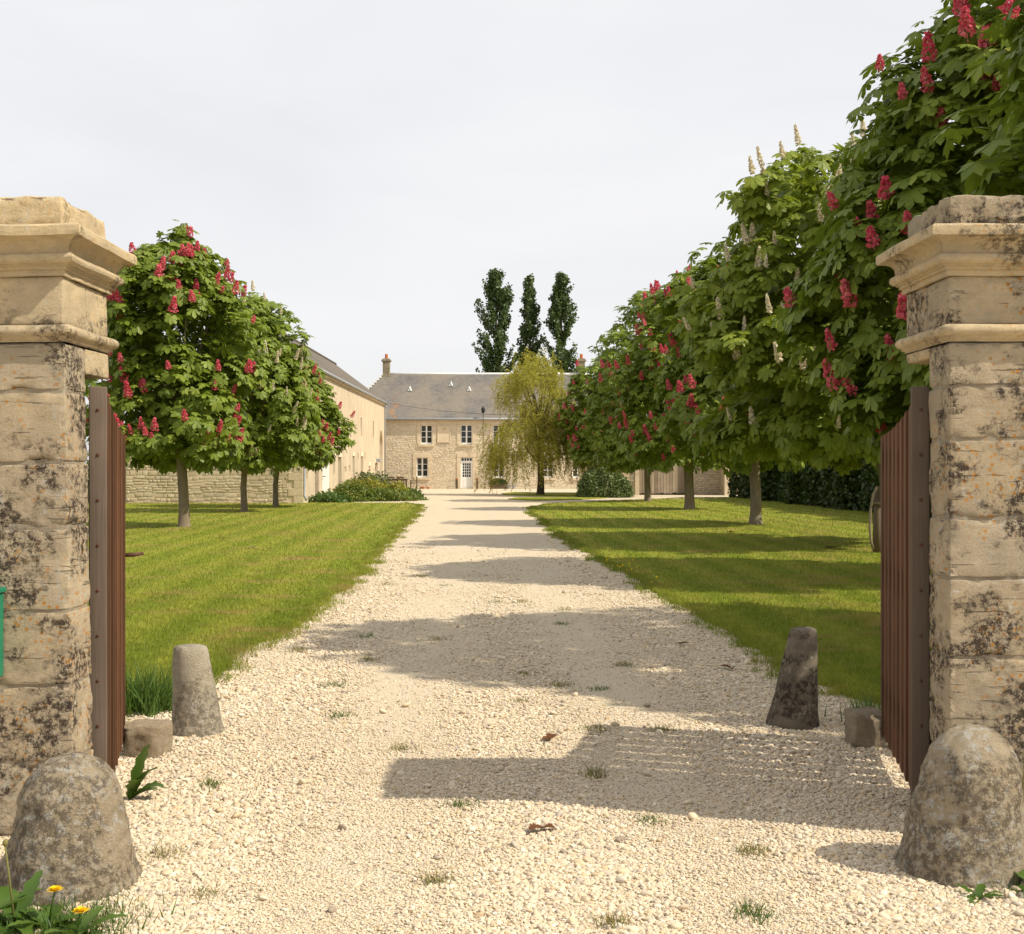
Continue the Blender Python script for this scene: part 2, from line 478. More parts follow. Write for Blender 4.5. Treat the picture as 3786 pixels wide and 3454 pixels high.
def leaf_mat(name, cols, trans, tfac=0.32, rough=0.42, spec=0.4):
    t = NT(name)
    rnd = t.n('ObjectInfo').outputs['Random']
    g = t.n('NewGeometry')
    r = t.math('FRACT', t.math('ADD', t.math('MULTIPLY', rnd, 3.7), g.outputs['Random Per Island']))
    cr = t.n('ValToRGB')
    els = cr.color_ramp.elements
    while len(els) < len(cols): els.new(0.5)
    for k, c in enumerate(cols):
        els[k].position = k/(len(cols)-1); els[k].color = (*c, 1)
    t.put(cr, 'Fac', r)
    col = t.mix(t.rng(t.noise(1.9, 4), 0.36, 0.62, 0.65, 0.0), cr.outputs['Color'], cols[0])
    col = t.mix(t.rng(t.noise(1.3, 3, 0.6, t.mapped((1, 1, 1), rot=(1, 0.5, 0))), 0.54, 0.72, 0, 0.6), col, tuple(x*1.15 for x in cols[-1]))
    return t.done(col, rough, None, spec=spec, translucent=t.mix(0.5, col, trans), tfac=tfac)
M['leaf'] = leaf_mat('chestnut_leaf', [(0.110, 0.155, 0.014), (0.165, 0.225, 0.022), (0.215, 0.275, 0.032), (0.138, 0.192, 0.021), (0.275, 0.320, 0.045)], (0.27, 0.38, 0.03), 0.30, 0.5, 0.28)
M['leaf_light'] = leaf_mat('pale_chestnut_leaf', [(0.140, 0.182, 0.015), (0.195, 0.245, 0.022), (0.250, 0.295, 0.032), (0.170, 0.218, 0.022), (0.305, 0.340, 0.045)], (0.34, 0.43, 0.03), 0.36, 0.5, 0.28)
M['willow_leaf'] = leaf_mat('willow_leaf', [(0.25, 0.245, 0.036), (0.34, 0.325, 0.05), (0.42, 0.395, 0.066), (0.29, 0.295, 0.045), (0.46, 0.42, 0.08)], (0.55, 0.46, 0.05), 0.36, 0.6, 0.2)
M['poplar_leaf'] = leaf_mat('poplar_leaf', [(0.05, 0.08, 0.022), (0.075, 0.115, 0.032), (0.11, 0.155, 0.045), (0.085, 0.13, 0.042), (0.15, 0.195, 0.066)], (0.10, 0.16, 0.025), 0.25)
M['bush_leaf'] = leaf_mat('bush_leaf', [(0.08, 0.12, 0.028), (0.115, 0.165, 0.042), (0.16, 0.215, 0.065), (0.095, 0.14, 0.035), (0.22, 0.27, 0.10)], (0.15, 0.21, 0.04), 0.25)
M['hedge_leaf'] = leaf_mat('hedge_leaf', [(0.026, 0.045, 0.010), (0.042, 0.072, 0.014), (0.062, 0.10, 0.02), (0.036, 0.064, 0.014), (0.095, 0.14, 0.03)], (0.10, 0.16, 0.02), 0.25)
M['bed_leaf'] = leaf_mat('bed_leaf', [(0.075, 0.115, 0.016), (0.10, 0.15, 0.02), (0.135, 0.19, 0.028), (0.16, 0.20, 0.03), (0.20, 0.21, 0.03)], (0.26, 0.33, 0.03), 0.3)
M['bed_yellow'] = leaf_mat('spurge_leaf', [(0.16, 0.17, 0.014), (0.24, 0.23, 0.018), (0.32, 0.29, 0.022), (0.13, 0.17, 0.02), (0.36, 0.31, 0.025)], (0.36, 0.36, 0.03), 0.3)
M['lavender_leaf'] = leaf_mat('lavender_leaf', [(0.11, 0.14, 0.05), (0.14, 0.175, 0.065), (0.18, 0.215, 0.085), (0.13, 0.165, 0.045), (0.16, 0.17, 0.09)], (0.15, 0.18, 0.06), 0.25)
M['red_flower'] = leaf_mat('red_blossom', [(0.62, 0.06, 0.12), (0.74, 0.12, 0.18), (0.82, 0.24, 0.28), (0.68, 0.085, 0.14), (0.86, 0.36, 0.38)], (0.82, 0.18, 0.24), 0.25, 0.6, 0.2)
M['white_flower'] = leaf_mat('cream_blossom', [(0.78, 0.70, 0.50), (0.84, 0.78, 0.60), (0.88, 0.83, 0.70), (0.74, 0.60, 0.40), (0.88, 0.85, 0.74)], (0.7, 0.62, 0.4), 0.25, 0.6, 0.2)
M['yellow_flower'] = leaf_mat('dandelion_yellow', [(0.75, 0.48, 0.01), (0.80, 0.56, 0.015), (0.82, 0.60, 0.02)], (0.8, 0.55, 0.02), 0.2, 0.7, 0.1)
M['weed_leaf'] = leaf_mat('weed_leaf', [(0.05, 0.10, 0.014), (0.075, 0.14, 0.02), (0.11, 0.18, 0.03), (0.06, 0.12, 0.018)], (0.17, 0.27, 0.03), 0.3)
M['dry_weed'] = leaf_mat('dry_weed', [(0.22, 0.20, 0.07), (0.16, 0.18, 0.05), (0.28, 0.22, 0.09), (0.12, 0.15, 0.03)], (0.3, 0.28, 0.08), 0.25, 0.8, 0.1)
M['dead_leaf'] = leaf_mat('dead_leaf', [(0.10, 0.045, 0.018), (0.16, 0.07, 0.028)], (0.2, 0.08, 0.03), 0.15, 0.8, 0.1)

def grass_blade_mat():
    t = NT('grass_blade')
    isl = t.n('NewGeometry').outputs['Random Per Island']
    col = t.mix(isl, (0.140, 0.185, 0.014), (0.270, 0.315, 0.034))
    sep = t.n('SeparateXYZ'); t.put(sep, 'Vector', t.pos())
    u = t.math('ADD', sep.outputs['X'], t.math('MULTIPLY', sep.outputs['Y'], 0.042))
    st = t.math('SINE', t.math('MULTIPLY', u, 7.5))
    col = t.mix(t.rng(st, -0.7, 0.7, 0, 0.7), col, (0.36, 0.36, 0.05))
    col = t.mix(t.rng(t.noise(5.5, 5, 0.7), 0.42, 0.62, 0.55, 0.0), col, (0.075, 0.105, 0.008))
    dry = t.rng(t.noise(0.9, 8, 0.76, t.mapped((0.7, 1.3, 1))), 0.52, 0.62, 0, 0.8)
    col = t.mix(dry, col, (0.33, 0.235, 0.085))
    return t.done(col, 0.55, None, spec=0.25, translucent=t.mix(0.5, col, (0.28, 0.33, 0.02)), tfac=0.3)
M['grass_blade'] = grass_blade_mat()

def lawn_mat():
    t = NT('lawn_turf')
    sep = t.n('SeparateXYZ'); t.put(sep, 'Vector', t.pos())
    u = t.math('ADD', sep.outputs['X'], t.math('MULTIPLY', sep.outputs['Y'], 0.042))
    col = t.mix(t.rng(t.noise(0.5, 6, 0.65), 0.35, 0.65), (0.195, 0.24, 0.02), (0.255, 0.295, 0.028))
    st = t.math('SINE', t.math('MULTIPLY', u, 7.5))
    col = t.mix(t.rng(st, -0.7, 0.7, 0, 0.7), col, (0.34, 0.34, 0.048))
    col = t.mix(t.rng(t.noise(24, 6, 0.7), 0.40, 0.64, 0.6, 0.0), col, (0.09, 0.105, 0.009))
    dry = t.rng(t.noise(0.9, 8, 0.76, t.mapped((0.7, 1.3, 1))), 0.52, 0.62, 0, 0.8)
    col = t.mix(dry, col, (0.30, 0.20, 0.07))
    nm = t.bump(t.math('ADD', t.noise(40, 5, 0.7), t.noise(6, 4)), 0.8, 0.03)
    return t.done(col, 0.9, nm, spec=0.1)
M['lawn'] = lawn_mat()
M['ground'] = plain('field_turf', (0.10, 0.13, 0.015), 0.95, 0.3, 0.6, bump=0.4)

def gravel_mat():
    t = NT('gravel_bed')
    v = t.n('TexVoronoi'); t.put(v, 'Vector', t.pos()); t.put(v, 'Scale', 80.0)
    hue = t.n('SeparateColor'); t.put(hue, 'Color', v.outputs['Color'])
    col = t.mix(hue.outputs['Red'], (0.58, 0.49, 0.35), (0.68, 0.59, 0.45))
    col = t.mix(t.rng(hue.outputs['Green'], 0.8, 0.98, 0, 0.7), col, (0.50, 0.42, 0.32))
    col = t.mix(t.rng(v.outputs['Distance'], 0.35, 0.75, 0, 0.55), col, (0.42, 0.33, 0.21))
    col = t.mix(t.rng(t.noise(0.6, 8, 0.7), 0.4, 0.65, 0, 0.75), col, (0.56, 0.46, 0.32))
    col = t.mix(t.rng(t.noise(1.7, 6, 0.7, t.mapped((1, 0.4, 1))), 0.56, 0.72, 0, 0.55), col, (0.42, 0.36, 0.20))
    nm = t.bump(v.outputs['Distance'], 0.9, -0.012, t.bump(t.noise(9, 5, 0.6), 0.4, 0.02))
    return t.done(col, 0.9, nm, spec=0.15)
M['gravel'] = gravel_mat()

def pebble_mat():
    t = NT('pebble')
    rnd = t.n('ObjectInfo').outputs['Random']
    cr = t.n('ValToRGB')
    cols = [(0.46, 0.37, 0.25), (0.61, 0.52, 0.38), (0.52, 0.44, 0.32), (0.70, 0.63, 0.50), (0.50, 0.37, 0.22), (0.59, 0.48, 0.33), (0.38, 0.33, 0.275), (0.67, 0.57, 0.41), (0.21, 0.165, 0.13)]
    els = cr.color_ramp.elements
    while len(els) < len(cols): els.new(0.5)
    for k, c in enumerate(cols):
        els[k].position = k/(len(cols)-1); els[k].color = (*c, 1)
    t.put(cr, 'Fac', rnd)
    col = t.mix(t.rng(t.noise(130, 3), 0.4, 0.7, 0, 0.3), cr.outputs['Color'], (0.50, 0.38, 0.22))
    return t.done(col, 0.7, None, spec=0.25)
M['pebble'] = pebble_mat()

# ------------------------------------------------------------------ ground
def sheet(name, poly, z, mat, skirt=0.0, kind='structure'):
    m = MB()
    m.poly([(x, y, z) for x, y in poly])
    if skirt:
        for k in range(len(poly)):
            a, b = poly[k], poly[(k+1) % len(poly)]
            m.quad((a[0], a[1], z), (b[0], b[1], z), (b[0], b[1], z-skirt), (a[0], a[1], z-skirt))
    o = m.build(name, mat)
    tag(o, kind=kind)
    return o

def wavy(pts, amp=0.08, step=0.35, seed=0.0):
    out = []
    for a, b in zip(pts[:-1], pts[1:]):
        L = math.hypot(b[0]-a[0], b[1]-a[1]); n = max(1, int(L/step))
        for k in range(n):
            t = k/n
            x, y = a[0]+(b[0]-a[0])*t, a[1]+(b[1]-a[1])*t
            d = amp*(mnoise.noise(Vector((x*0.9+seed, y*0.9, seed))) + 0.7*mnoise.noise(Vector((x*3+seed, y*3, seed))))
            ln = L or 1
            out.append((x - d*(b[1]-a[1])/ln, y + d*(b[0]-a[0])/ln))
    out.append(pts[-1])
    return out

g = sheet('ground', [(-900, -60), (900, -60), (900, 1800), (-900, 1800)], -0.06, M['ground'])
g = sheet('driveway', [(-34, -12), (34, -12), (34, 104), (-34, 104)], 0.0, M['gravel'])

left_edge = wavy([(-2.95, 7.1), (-2.5, 8.2), (-2.33, 9.0), (-2.36, 9.85), (-2.18, 11.6), (-2.19, 14.2), (-2.27, 17.9), (-2.72, 27.4), (-3.36, 42.7), (-3.75, 50.0), (-4.6, 53.5)], 0.2, 0.2, 1.0)
LAWN_L = left_edge + [(-8.9, 54.0), (-9.3, 52.9), (-32, 52.9), (-32, 6.2), (-3.3, 6.2)]
right_edge = wavy([(2.75, 7.4), (2.35, 8.4), (2.2, 9.2), (2.22, 10.1), (2.1, 11.6), (1.92, 14.8), (1.58, 19.7), (1.10, 28.4), (0.68, 42.7), (0.75, 47.5), (1.6, 52), (4.5, 56.5), (8.0, 60.5), (12.3, 63.6)], 0.2, 0.2, 5.0)
LAWN_R = right_edge + [(30, 63.6), (30, 6.2), (3.2, 6.2)]
sheet('lawn', LAWN_L, 0.03, M['lawn'], 0.08)
sheet('lawn', LAWN_R, 0.03, M['lawn'], 0.08)
PATCH1 = wavy([(-0.5, 70.5), (1.2, 66.5), (4.8, 66.0), (5.5, 71.0), (4.0, 74.0), (0.2, 76.5), (-0.6, 73.5), (-0.5, 70.5)], 0.2, 0.6, 3.0)
sheet('lawn', PATCH1, 0.035, M['lawn'], 0.08)
PATCH2 = wavy([(-0.2, 60.2), (1.0, 57.4), (3.4, 59.5), (4.9, 62.6), (2.4, 63.8), (0.2, 62.8), (-0.2, 60.2)], 0.15, 0.6, 9.0)
sheet('lawn', PATCH2, 0.035, M['lawn'], 0.08)

# ------------------------------------------------------------------ gate pillars
def profile_sweep(prof, x0, x1, y0, y1, seed=0.0, step=0.05, rough=0.004):
    """rings of a rectangle swept up a moulding profile of (offset, z)"""
    m = MB()
    def ring(o, z):
        X0, X1, Y0, Y1 = x0-o, x1+o, y0-o, y1+o
        pts = []
        def run(a, b, n):
            for k in range(n): pts.append((a[0]+(b[0]-a[0])*k/n, a[1]+(b[1]-a[1])*k/n))
        nx = max(2, int((x1-x0)/step)); ny = max(2, int((y1-y0)/step))
        run((X0, Y0), (X1, Y0), nx); run((X1, Y0), (X1, Y1), ny); run((X1, Y1), (X0, Y1), nx); run((X0, Y1), (X0, Y0), ny)
        out = []
        cx, cy = (x0+x1)/2, (y0+y1)/2
        for x, y in pts:
            s = Vector((x*6+seed, y*6, z*6))
            d = rough*(mnoise.noise(s)*1.4 + mnoise.noise(s*3.3)*0.8)
            big = max(0.0, mnoise.noise(Vector((x*4+seed*2, y*4, z*2)))-0.3)*0.03*(1 if o > 0.05 else 0)
            L = math.hypot(x-cx, y-cy)
            out.append((x+(x-cx)/L*(d-big), y+(y-cy)/L*(d-big), z + 0.4*d))
        return out
    prev = None
    for o, z in prof:
        r = ring(o, z)
        i = len(m.v); m.v += r
        if prev is not None:
            n = len(r)
            for k in range(n): m.f.append((prev+k, prev+(k+1) % n, i+(k+1) % n, i+k))
        prev = i
    n = len(r)
    m.f.append(tuple(prev+k for k in range(n)))
    return m

def gate_pillar(side, label):
    """side -1 left, +1 right. local: x outward from the opening, origin at the inner front foot"""
    W, D = 0.80, 0.58
    root = empty('gate_pillar', (1.885*side, 5.25, 0))
    tag(root, label, 'gate pillar', 'stone gate pillars')
    if side < 0: root.rotation_euler = (0, math.radians(-1.2), 0)
    def X(a, b): return (a, b) if side > 0 else (-b, -a)
    def part(name, mat, a, b, y0, y1, z0, z1, **k):
        xa, xb = X(a, b)
        return rough_part(name, mat, root, xa, xb, y0, y1, z0, z1, **k)
    # mortar core
    part('mortar_core', M['mortar'], 0.006, W-0.006, 0.006, 0.25, -0.1, 2.14, step=0.04, rough=0.005, rad=0.01)
    part('mortar_core', M['mortar'], 0.26, W-0.012, 0.255, D-0.012, -0.1, 2.14, step=0.12, rough=0.003, rad=0.01)
    courses = [0.0, 0.33, 0.66, 0.98, 1.34, 1.62, 1.93, 2.14] if side < 0 else [0.0, 0.36, 0.78, 1.12, 1.38, 1.72, 1.95, 2.14]
    splits = [0.46, 0.62, 0.33, 0.55, 0.40, 0.66, 0.48] if side < 0 else [0.58, 0.38, 0.64, 0.44, 0.52, 0.36, 0.6]
    for k in range(len(courses)-1):
        z0, z1 = courses[k]+0.006, courses[k+1]-0.006
        s = splits[k]
        for j, (a, b) in enumerate(((0.0, s-0.006), (s+0.006, W))):
            mat = M['pillar_grey'] if (k+j) % 3 else M['pillar']
            part('stone', mat, a, b, 0.0, 0.262, z0, z1, step=0.024, rough=0.0042, rad=0.006, freq=11.0, seed=k*3.1+j+side*7, chip=0.012)
        part('stone', M['pillar'], 0.25, W, 0.27, D, z0, z1, step=0.08, rough=0.004, rad=0.012, seed=k+40)
    # corbel stone above the gate rebate
    zc = 2.02 if side < 0 else 2.09
    part('corbel', M['cornice'], -0.001, 0.248, 0.268, D, zc, 2.139, step=0.04, rough=0.003, rad=0.01, seed=5+side)
    xa, xb = X(0, W)
    # string moulding
    m = profile_sweep([(0.004, 2.141), (0.004, 2.148), (0.016, 2.152), (0.018, 2.163), (0.028, 2.166), (0.038, 2.176), (0.041, 2.190), (0.036, 2.203), (0.024, 2.212), (0.0, 2.216)], xa, xb, 0, D, seed=3+side, rough=0.003)
    m.build('string_moulding', M['cornice'], root, smooth=True)
    # frieze blocks
    for j, (a, b) in enumerate(((0.0, 0.37), (0.376, W))):
        part('stone', M['cornice'] if side < 0 else M['pillar_grey'], a, b, 0.002, D/2-0.003, 2.215, 2.425, step=0.035, rough=0.004, rad=0.01, seed=9+j+side*2)
        part('stone', M['cornice'] if side < 0 else M['pillar_grey'], a, b, D/2+0.003, D, 2.215, 2.425, step=0.035, rough=0.004, rad=0.01, seed=19+j+side*2)
    prof = [(0.002, 2.422), (0.015, 2.424), (0.016, 2.446), (0.028, 2.449), (0.028, 2.460), (0.038, 2.463), (0.038, 2.468), (0.052, 2.472), (0.061, 2.481), (0.065, 2.493), (0.061, 2.506), (0.051, 2.514), (0.041, 2.517), (0.041, 2.530), (0.046, 2.550), (0.058, 2.566), (0.078, 2.576), (0.088, 2.579), (0.110, 2.581), (0.112, 2.600), (0.111, 2.620), (0.103, 2.629), (0.05, 2.64), (0.0, 2.646)]
    m = profile_sweep(prof, xa, xb, 0, D, seed=13+side*4, step=0.03, rough=0.0045)
    m.build('cornice', M['cornice'], root, smooth=False)
    part('cap_stone', M['cornice'] if side < 0 else M['pillar_grey'], 0.0, W, 0.0, D, 2.64, 2.775, step=0.022, rough=0.0075, rad=0.010, freq=9.0, seed=21+side, chip=0.028)
    return root
gate_pillar(-1, 'moulded limestone gate pillar on the left, black lichen patches, beside the dandelions')
gate_pillar(1, 'moulded limestone gate pillar on the right, in front of the large dark chestnut')

# ------------------------------------------------------------------ guard stones, bollards, blocks
def guard_stone(x, y, r, h, lean, label, seed):
    o = MB()
    prof = []
    for k in range(64):
        t = k/63
        z = h*t
        body = r*(1-0.30*min(t/0.62, 1.0)**0.9)
        if t > 0.55:
            q = (t-0.55)/0.45
            body = body*math.sqrt(max(0.0, 1-q**2.3))
        prof.append((max(body, 0.004), z-0.03))
    o.lathe(prof, 120, (seed*3+x, 0, 0), 0.055, 7.0, lean)
    o.v = [(a-seed*3-x, b, c) for a, b, c in o.v]
    nv = []
    for a, b, c in o.v:
        q = Vector((a*24+x, b*24, c*24)); dd = 0.0042*mnoise.noise(q) + 0.0026*mnoise.noise(q*2.6) - 0.006*max(0, mnoise.noise(q*0.55)-.25)
        rr = math.hypot(a, b) or 1
        nv.append((a+a/rr*dd, b+b/rr*dd, c+dd*.6))
    o.v = nv
    ob = o.build('guard_stone', M['guard'], None, True)
    ob.location = (x, y, 0); ob.rotation_euler = (0, 0, seed)
    tag(ob, label, 'guard stone', 'wheel guard stones')
guard_stone(-1.70, 4.68, 0.275, 0.53, (0.02, 0.02), 'domed lichen-grey guard stone with dandelions at its foot', 0.4)
guard_stone(1.80, 4.86, 0.275, 0.60, (0.08, 0.02), 'domed grey guard stone in front of the right gate pillar', 0.0)

def bollard(x, y, r0, r1, h, lean, label, seed):
    m = MB()
    prof = [(r0*1.02, -0.06)] + [(r0+(r1-r0)*(k/12.0)**0.85, h*k/12.0) for k in range(12)] + [(r1*1.0, h-0.02), (r1*0.94, h-0.004), (r1*0.7, h+0.004), (0.004, h+0.006)]
    m.lathe(prof, 40, (0, 0, 0), 0.05, 6.0, lean)
    ob = m.build('stone_bollard', M['bollard'] if seed == 1 else M['bollard_shaded'], None, True)
    ob.location = (x, y, 0); tag(ob, label, 'bollard', 'tapered stone bollards')
bollard(-1.89, 7.35, 0.158, 0.10, 0.52, (-0.10, 0.0), 'pale tapered stone bollard leaning left at the lawn edge', 1)
bollard(1.735, 7.55, 0.165, 0.082, 0.60, (0.12, 0.0), 'tapered stone bollard with dark lichen and painted-in tree shade leaning right by the shaded lawn', 2)

def stone_block(x, y, w, d, h, rz, label, seed):
    V, F = rough_box(-w/2, w/2, -d/2, d/2, -0.04, h, step=0.02, rough=0.009, rad=0.022, seed=seed, chip=0.03)
    m = MB(); m.add(V, F)
    o = m.build('stone_block', M['block'], None, True)
    o.location = (x, y, 0); o.rotation_euler = (0, 0, rz)
    tag(o, label, 'stone block', 'stones propping the gates open')
stone_block(-2.035, 6.80, 0.225, 0.21, 0.175, -0.1, 'rough tan stone block propping the left gate open', 2.0)
stone_block(2.035, 7.02, 0.20, 0.20, 0.20, 0.08, 'grey stone block propping the right gate open', 8.0)

# ------------------------------------------------------------------ wooden gates
def gate(hx, hy, fx, fy, label):
    L = math.hypot(fx-hx, fy-hy)
    ang = math.atan2(fy-hy, fx-hx)
    root = empty('wooden_gate', (hx, hy, 0), ang)
    tag(root, label, 'gate', 'open plank gate leaves')
    s = 1 if hx < 0 else -1         # which local side faces the drive
    # hinge stile: broad face towards the camera
    sa, sb = (-0.030, 0.048) if s > 0 else (-0.050, 0.030)
    V, F = rough_box(-0.035, 0.0, sa, sb, 0.05, 1.965, step=0.12, rough=0.0015, rad=0.006, seed=hx)
    m = MB(); m.add(V, F)
    st = m.build('stile', M['gate_post'], root, True)
    for k in range(9):
        b = MB()
        z = 0.22 + k*0.205
        b.lathe([(0.008, 0.0), (0.007, 0.003), (0.003, 0.005)], 10)
        bo = b.build('bolt', M['rust'], st, True)
        bo.location = (-0.036, (sa+sb)/2, z); bo.rotation_euler = (0, -PI/2, 0)
    n = 9
    pw = (L-0.03)/n
    for k in range(n):
        a = 0.018 + k*pw; b = a + pw - 0.017
        def top(q):
            t = q/L
            return 1.935 - 0.155*math.sin(min(1, t*1.02)*PI/2)**0.9
        m = MB()
        y0, y1 = (-0.024, -0.004) if k % 2 else (-0.027, -0.003)
        za, zb = top(a), top(b)
        zlo = 0.07 + 0.008*random.random()
        r = 0.004
        pts = [(a, zlo), (b, zlo), (b, zb), (a, za)]
        fr = [(a+r, zlo+r), (b-r, zlo+r), (b-r, zb-r), (a+r, za-r)]
        f0 = [(p[0], y0+r, p[1]) for p in pts]; f1 = [(p[0], y1-r, p[1]) for p in pts]
        g0 = [(p[0], y0, p[1]) for p in fr]; g1 = [(p[0], y1, p[1]) for p in fr]
        ed = 0.010           # each board's hinge-side edge stands proud of the one before
        for q in (0, 3):
            if s > 0: g0[q] = (g0[q][0], g0[q][1]-ed, g0[q][2]); f0[q] = (f0[q][0], f0[q][1]-ed, f0[q][2])
            else: g1[q] = (g1[q][0], g1[q][1]+ed, g1[q][2]); f1[q] = (f1[q][0], f1[q][1]+ed, f1[q][2])
        m.v += g0 + f0 + f1 + g1
        for ra in range(3):
            for q in range(4):
                i = ra*4
                m.f.append((i+q, i+(q+1) % 4, i+4+(q+1) % 4, i+4+q))
        m.f.append((3, 2, 1, 0)); m.f.append((12, 13, 14, 15))
        m.build('plank', M['gate_plank'], root)
    # rails on the far side of the planks
    for z in (0.32, 1.0, 1.62):
        m = MB()
        m.box(0.02, L-0.03, (0.001 if s > 0 else -0.067), (0.041 if s > 0 else -0.027), z, z+0.10, 0.006)
        m.build('rail', M['gate_plank'], root, False)
    if s < 0: return root
    m = MB()
    lx = L-0.10; yy = -0.028 if s > 0 else 0.002
    sg = -1 if s > 0 else 1
    m.tube([(lx, yy, 1.10), (lx, yy+sg*0.05, 1.10), (lx+0.03, yy+sg*0.10, 1.105)], [0.012, 0.012, 0.009], 8)
    m.build('latch', M['rust'], root, True)
    return root
gate(-1.880, 5.57, -2.255, 7.02, 'brown plank gate leaf standing open against the left lawn')
gate(1.852, 5.57, 2.14, 7.10, 'brown plank gate leaf standing open against the right lawn')

# green letter box at the picture's left edge, fixed on the pillar
root = empty('letter_box', (-2.185, 5.17, 0))
tag(root, 'green metal letter box fixed to the left gate pillar', 'letter box')
m = MB(); m.box(-0.30, 0.0, -0.03, 0.075, 0.70, 1.06, 0.008); m.build('box', M['green_paint'], root)
m = MB(); m.box(-0.30, 0.004, -0.034, -0.0305, 0.93, 0.975); m.build('plate', M['white_paint'], root)
m = MB(); m.box(-0.31, 0.01, -0.045, 0.078, 1.062, 1.085, 0.006); m.build('lid', M['green_paint'], root)

# ------------------------------------------------------------------ walls with openings
def cells(u0, u1, z0, z1, ops):
    us = sorted({u0, u1} | {min(max(o[k], u0), u1) for o in ops for k in (0, 1)})
    zs = sorted({z0, z1} | {min(max(o[k], z0), z1) for o in ops for k in (2, 3)})
    for a, b in zip(us[:-1], us[1:]):
        for c, d in zip(zs[:-1], zs[1:]):
            cu, cz = (a+b)/2, (c+d)/2
            if any(o[0] < cu < o[1] and o[2] < cz < o[3] for o in ops): continue
            yield a, b, c, d

def opening_wall(name, mat, parent, fn, u0, u1, z0, z1, ops, depth):
    m = MB()
    for a, b, c, d in cells(u0, u1, z0, z1, ops):
        m.quad(fn(a, c, 0), fn(b, c, 0), fn(b, d, 0), fn(a, d, 0))
    for (a, b, c, d) in ops:
        m.quad(fn(a, c, 0), fn(a, d, 0), fn(a, d, depth), fn(a, c, depth))
        m.quad(fn(b, c, 0), fn(b, d, 0), fn(b, d, depth), fn(b, c, depth))
        m.quad(fn(a, d, 0), fn(b, d, 0), fn(b, d, depth), fn(a, d, depth))
        m.quad(fn(a, c, 0), fn(b, c, 0), fn(b, c, depth), fn(a, c, depth))
    return m.build(name, mat, parent)

def stone_templates(n, seed):
    rs = random.Random(seed)
    out = []
    for k in range(n):
        V = []
        for (x, z) in ((0, 0), (1, 0), (1, 1), (0, 1)):
            V.append((x+rs.uniform(-.02, .02), 0, z+rs.uniform(-.03, .03)))
        for (x, z) in ((0, 0), (1, 0), (1, 1), (0, 1)):
            ix = 0.09+rs.uniform(0, .08); iz = 0.12+rs.uniform(0, .12)
            V.append((x + (ix if x == 0 else -ix), -1+rs.uniform(-.25, .25), z + (iz if z == 0 else -iz)))
        V = np.array(V)
        T = np.array([(4,5,6),(4,6,7),(0,1,5),(0,5,4),(1,2,6),(1,6,5),(2,3,7),(2,7,6),(3,0,4),(3,4,7)])
        out.append((V, T))
    return out
STONES = stone_templates(14, 3)
STONE_ME = []
def rubble(parent, mat, u0, u1, z0, z1, ops, M4, seed, wr=(0.2, 0.48), hr=(0.10, 0.19), limit=300, skip=None, name='stone', relief=1.0):
    """stones in uneven courses; M4 maps (u, depth, z) to the parent's space; the biggest `limit` as parts, the rest joined"""
    rs = random.Random(seed)
    rows = []
    z = z0
    while z < z1-0.05:
        h = min(rs.uniform(*hr), z1-z)
        u = u0 - rs.uniform(0, 0.1)
        while u < u1-0.06:
            w = rs.uniform(*wr)
            a, b = max(u, u0), min(u+w, u1)
            u += w
            if b-a < 0.07: continue
            if any(a < o[1] and b > o[0] and z < o[3] and z+h > o[2] for o in ops):
                for o in ops:
                    if z < o[3] and z+h > o[2]:
                        if a < o[0] < b: b = o[0]
                        elif a < o[1] < b: a = o[1]
                        elif a >= o[0] and b <= o[1]: b = a
                if b-a < 0.08: continue
            if skip and skip(a, b, z, z+h): continue
            wob = 0.035*math.sin(a*1.9+seed)+0.022*math.sin(a*4.3+z*2)
            rows.append((a+0.008, z+0.008+wob, b-a-0.016, h-0.016+rs.uniform(-.012, .012), rs.uniform(0.005, 0.020)*relief))
        z += h
    order = sorted(range(len(rows)), key=lambda i: -rows[i][2]*rows[i][3])
    mes = []
    for k, (V, T) in enumerate(STONES):
        me = np_mesh(name, V, T); me.materials.append(mat); mes.append(me)
    big = order[:limit]; rest = order[limit:]
    for i in big:
        a, z, w, h, d = rows[i]
        o = bpy.data.objects.new(name, mes[rs.randrange(len(mes))])
        COL.objects.link(o)
        o.parent = parent
        o.matrix_local = M4 @ Matrix.Translation((a, 0, z)) @ Matrix.Diagonal((w, d, h, 1))
    if rest:
        Vs, Ts, off = [], [], 0
        for i in rest:
            a, z, w, h, d = rows[i]
            V, T = STONES[rs.randrange(len(STONES))]
            Vs.append(V*np.array((w, d, h)) + np.array((a, 0, z))); Ts.append(T+off); off += len(V)
        me = np_mesh('small_stones', np.concatenate(Vs), np.concatenate(Ts))
        o = link_mesh('small_stones', me, mat, parent)
        o.matrix_local = M4
        tag(o, kind='stuff')

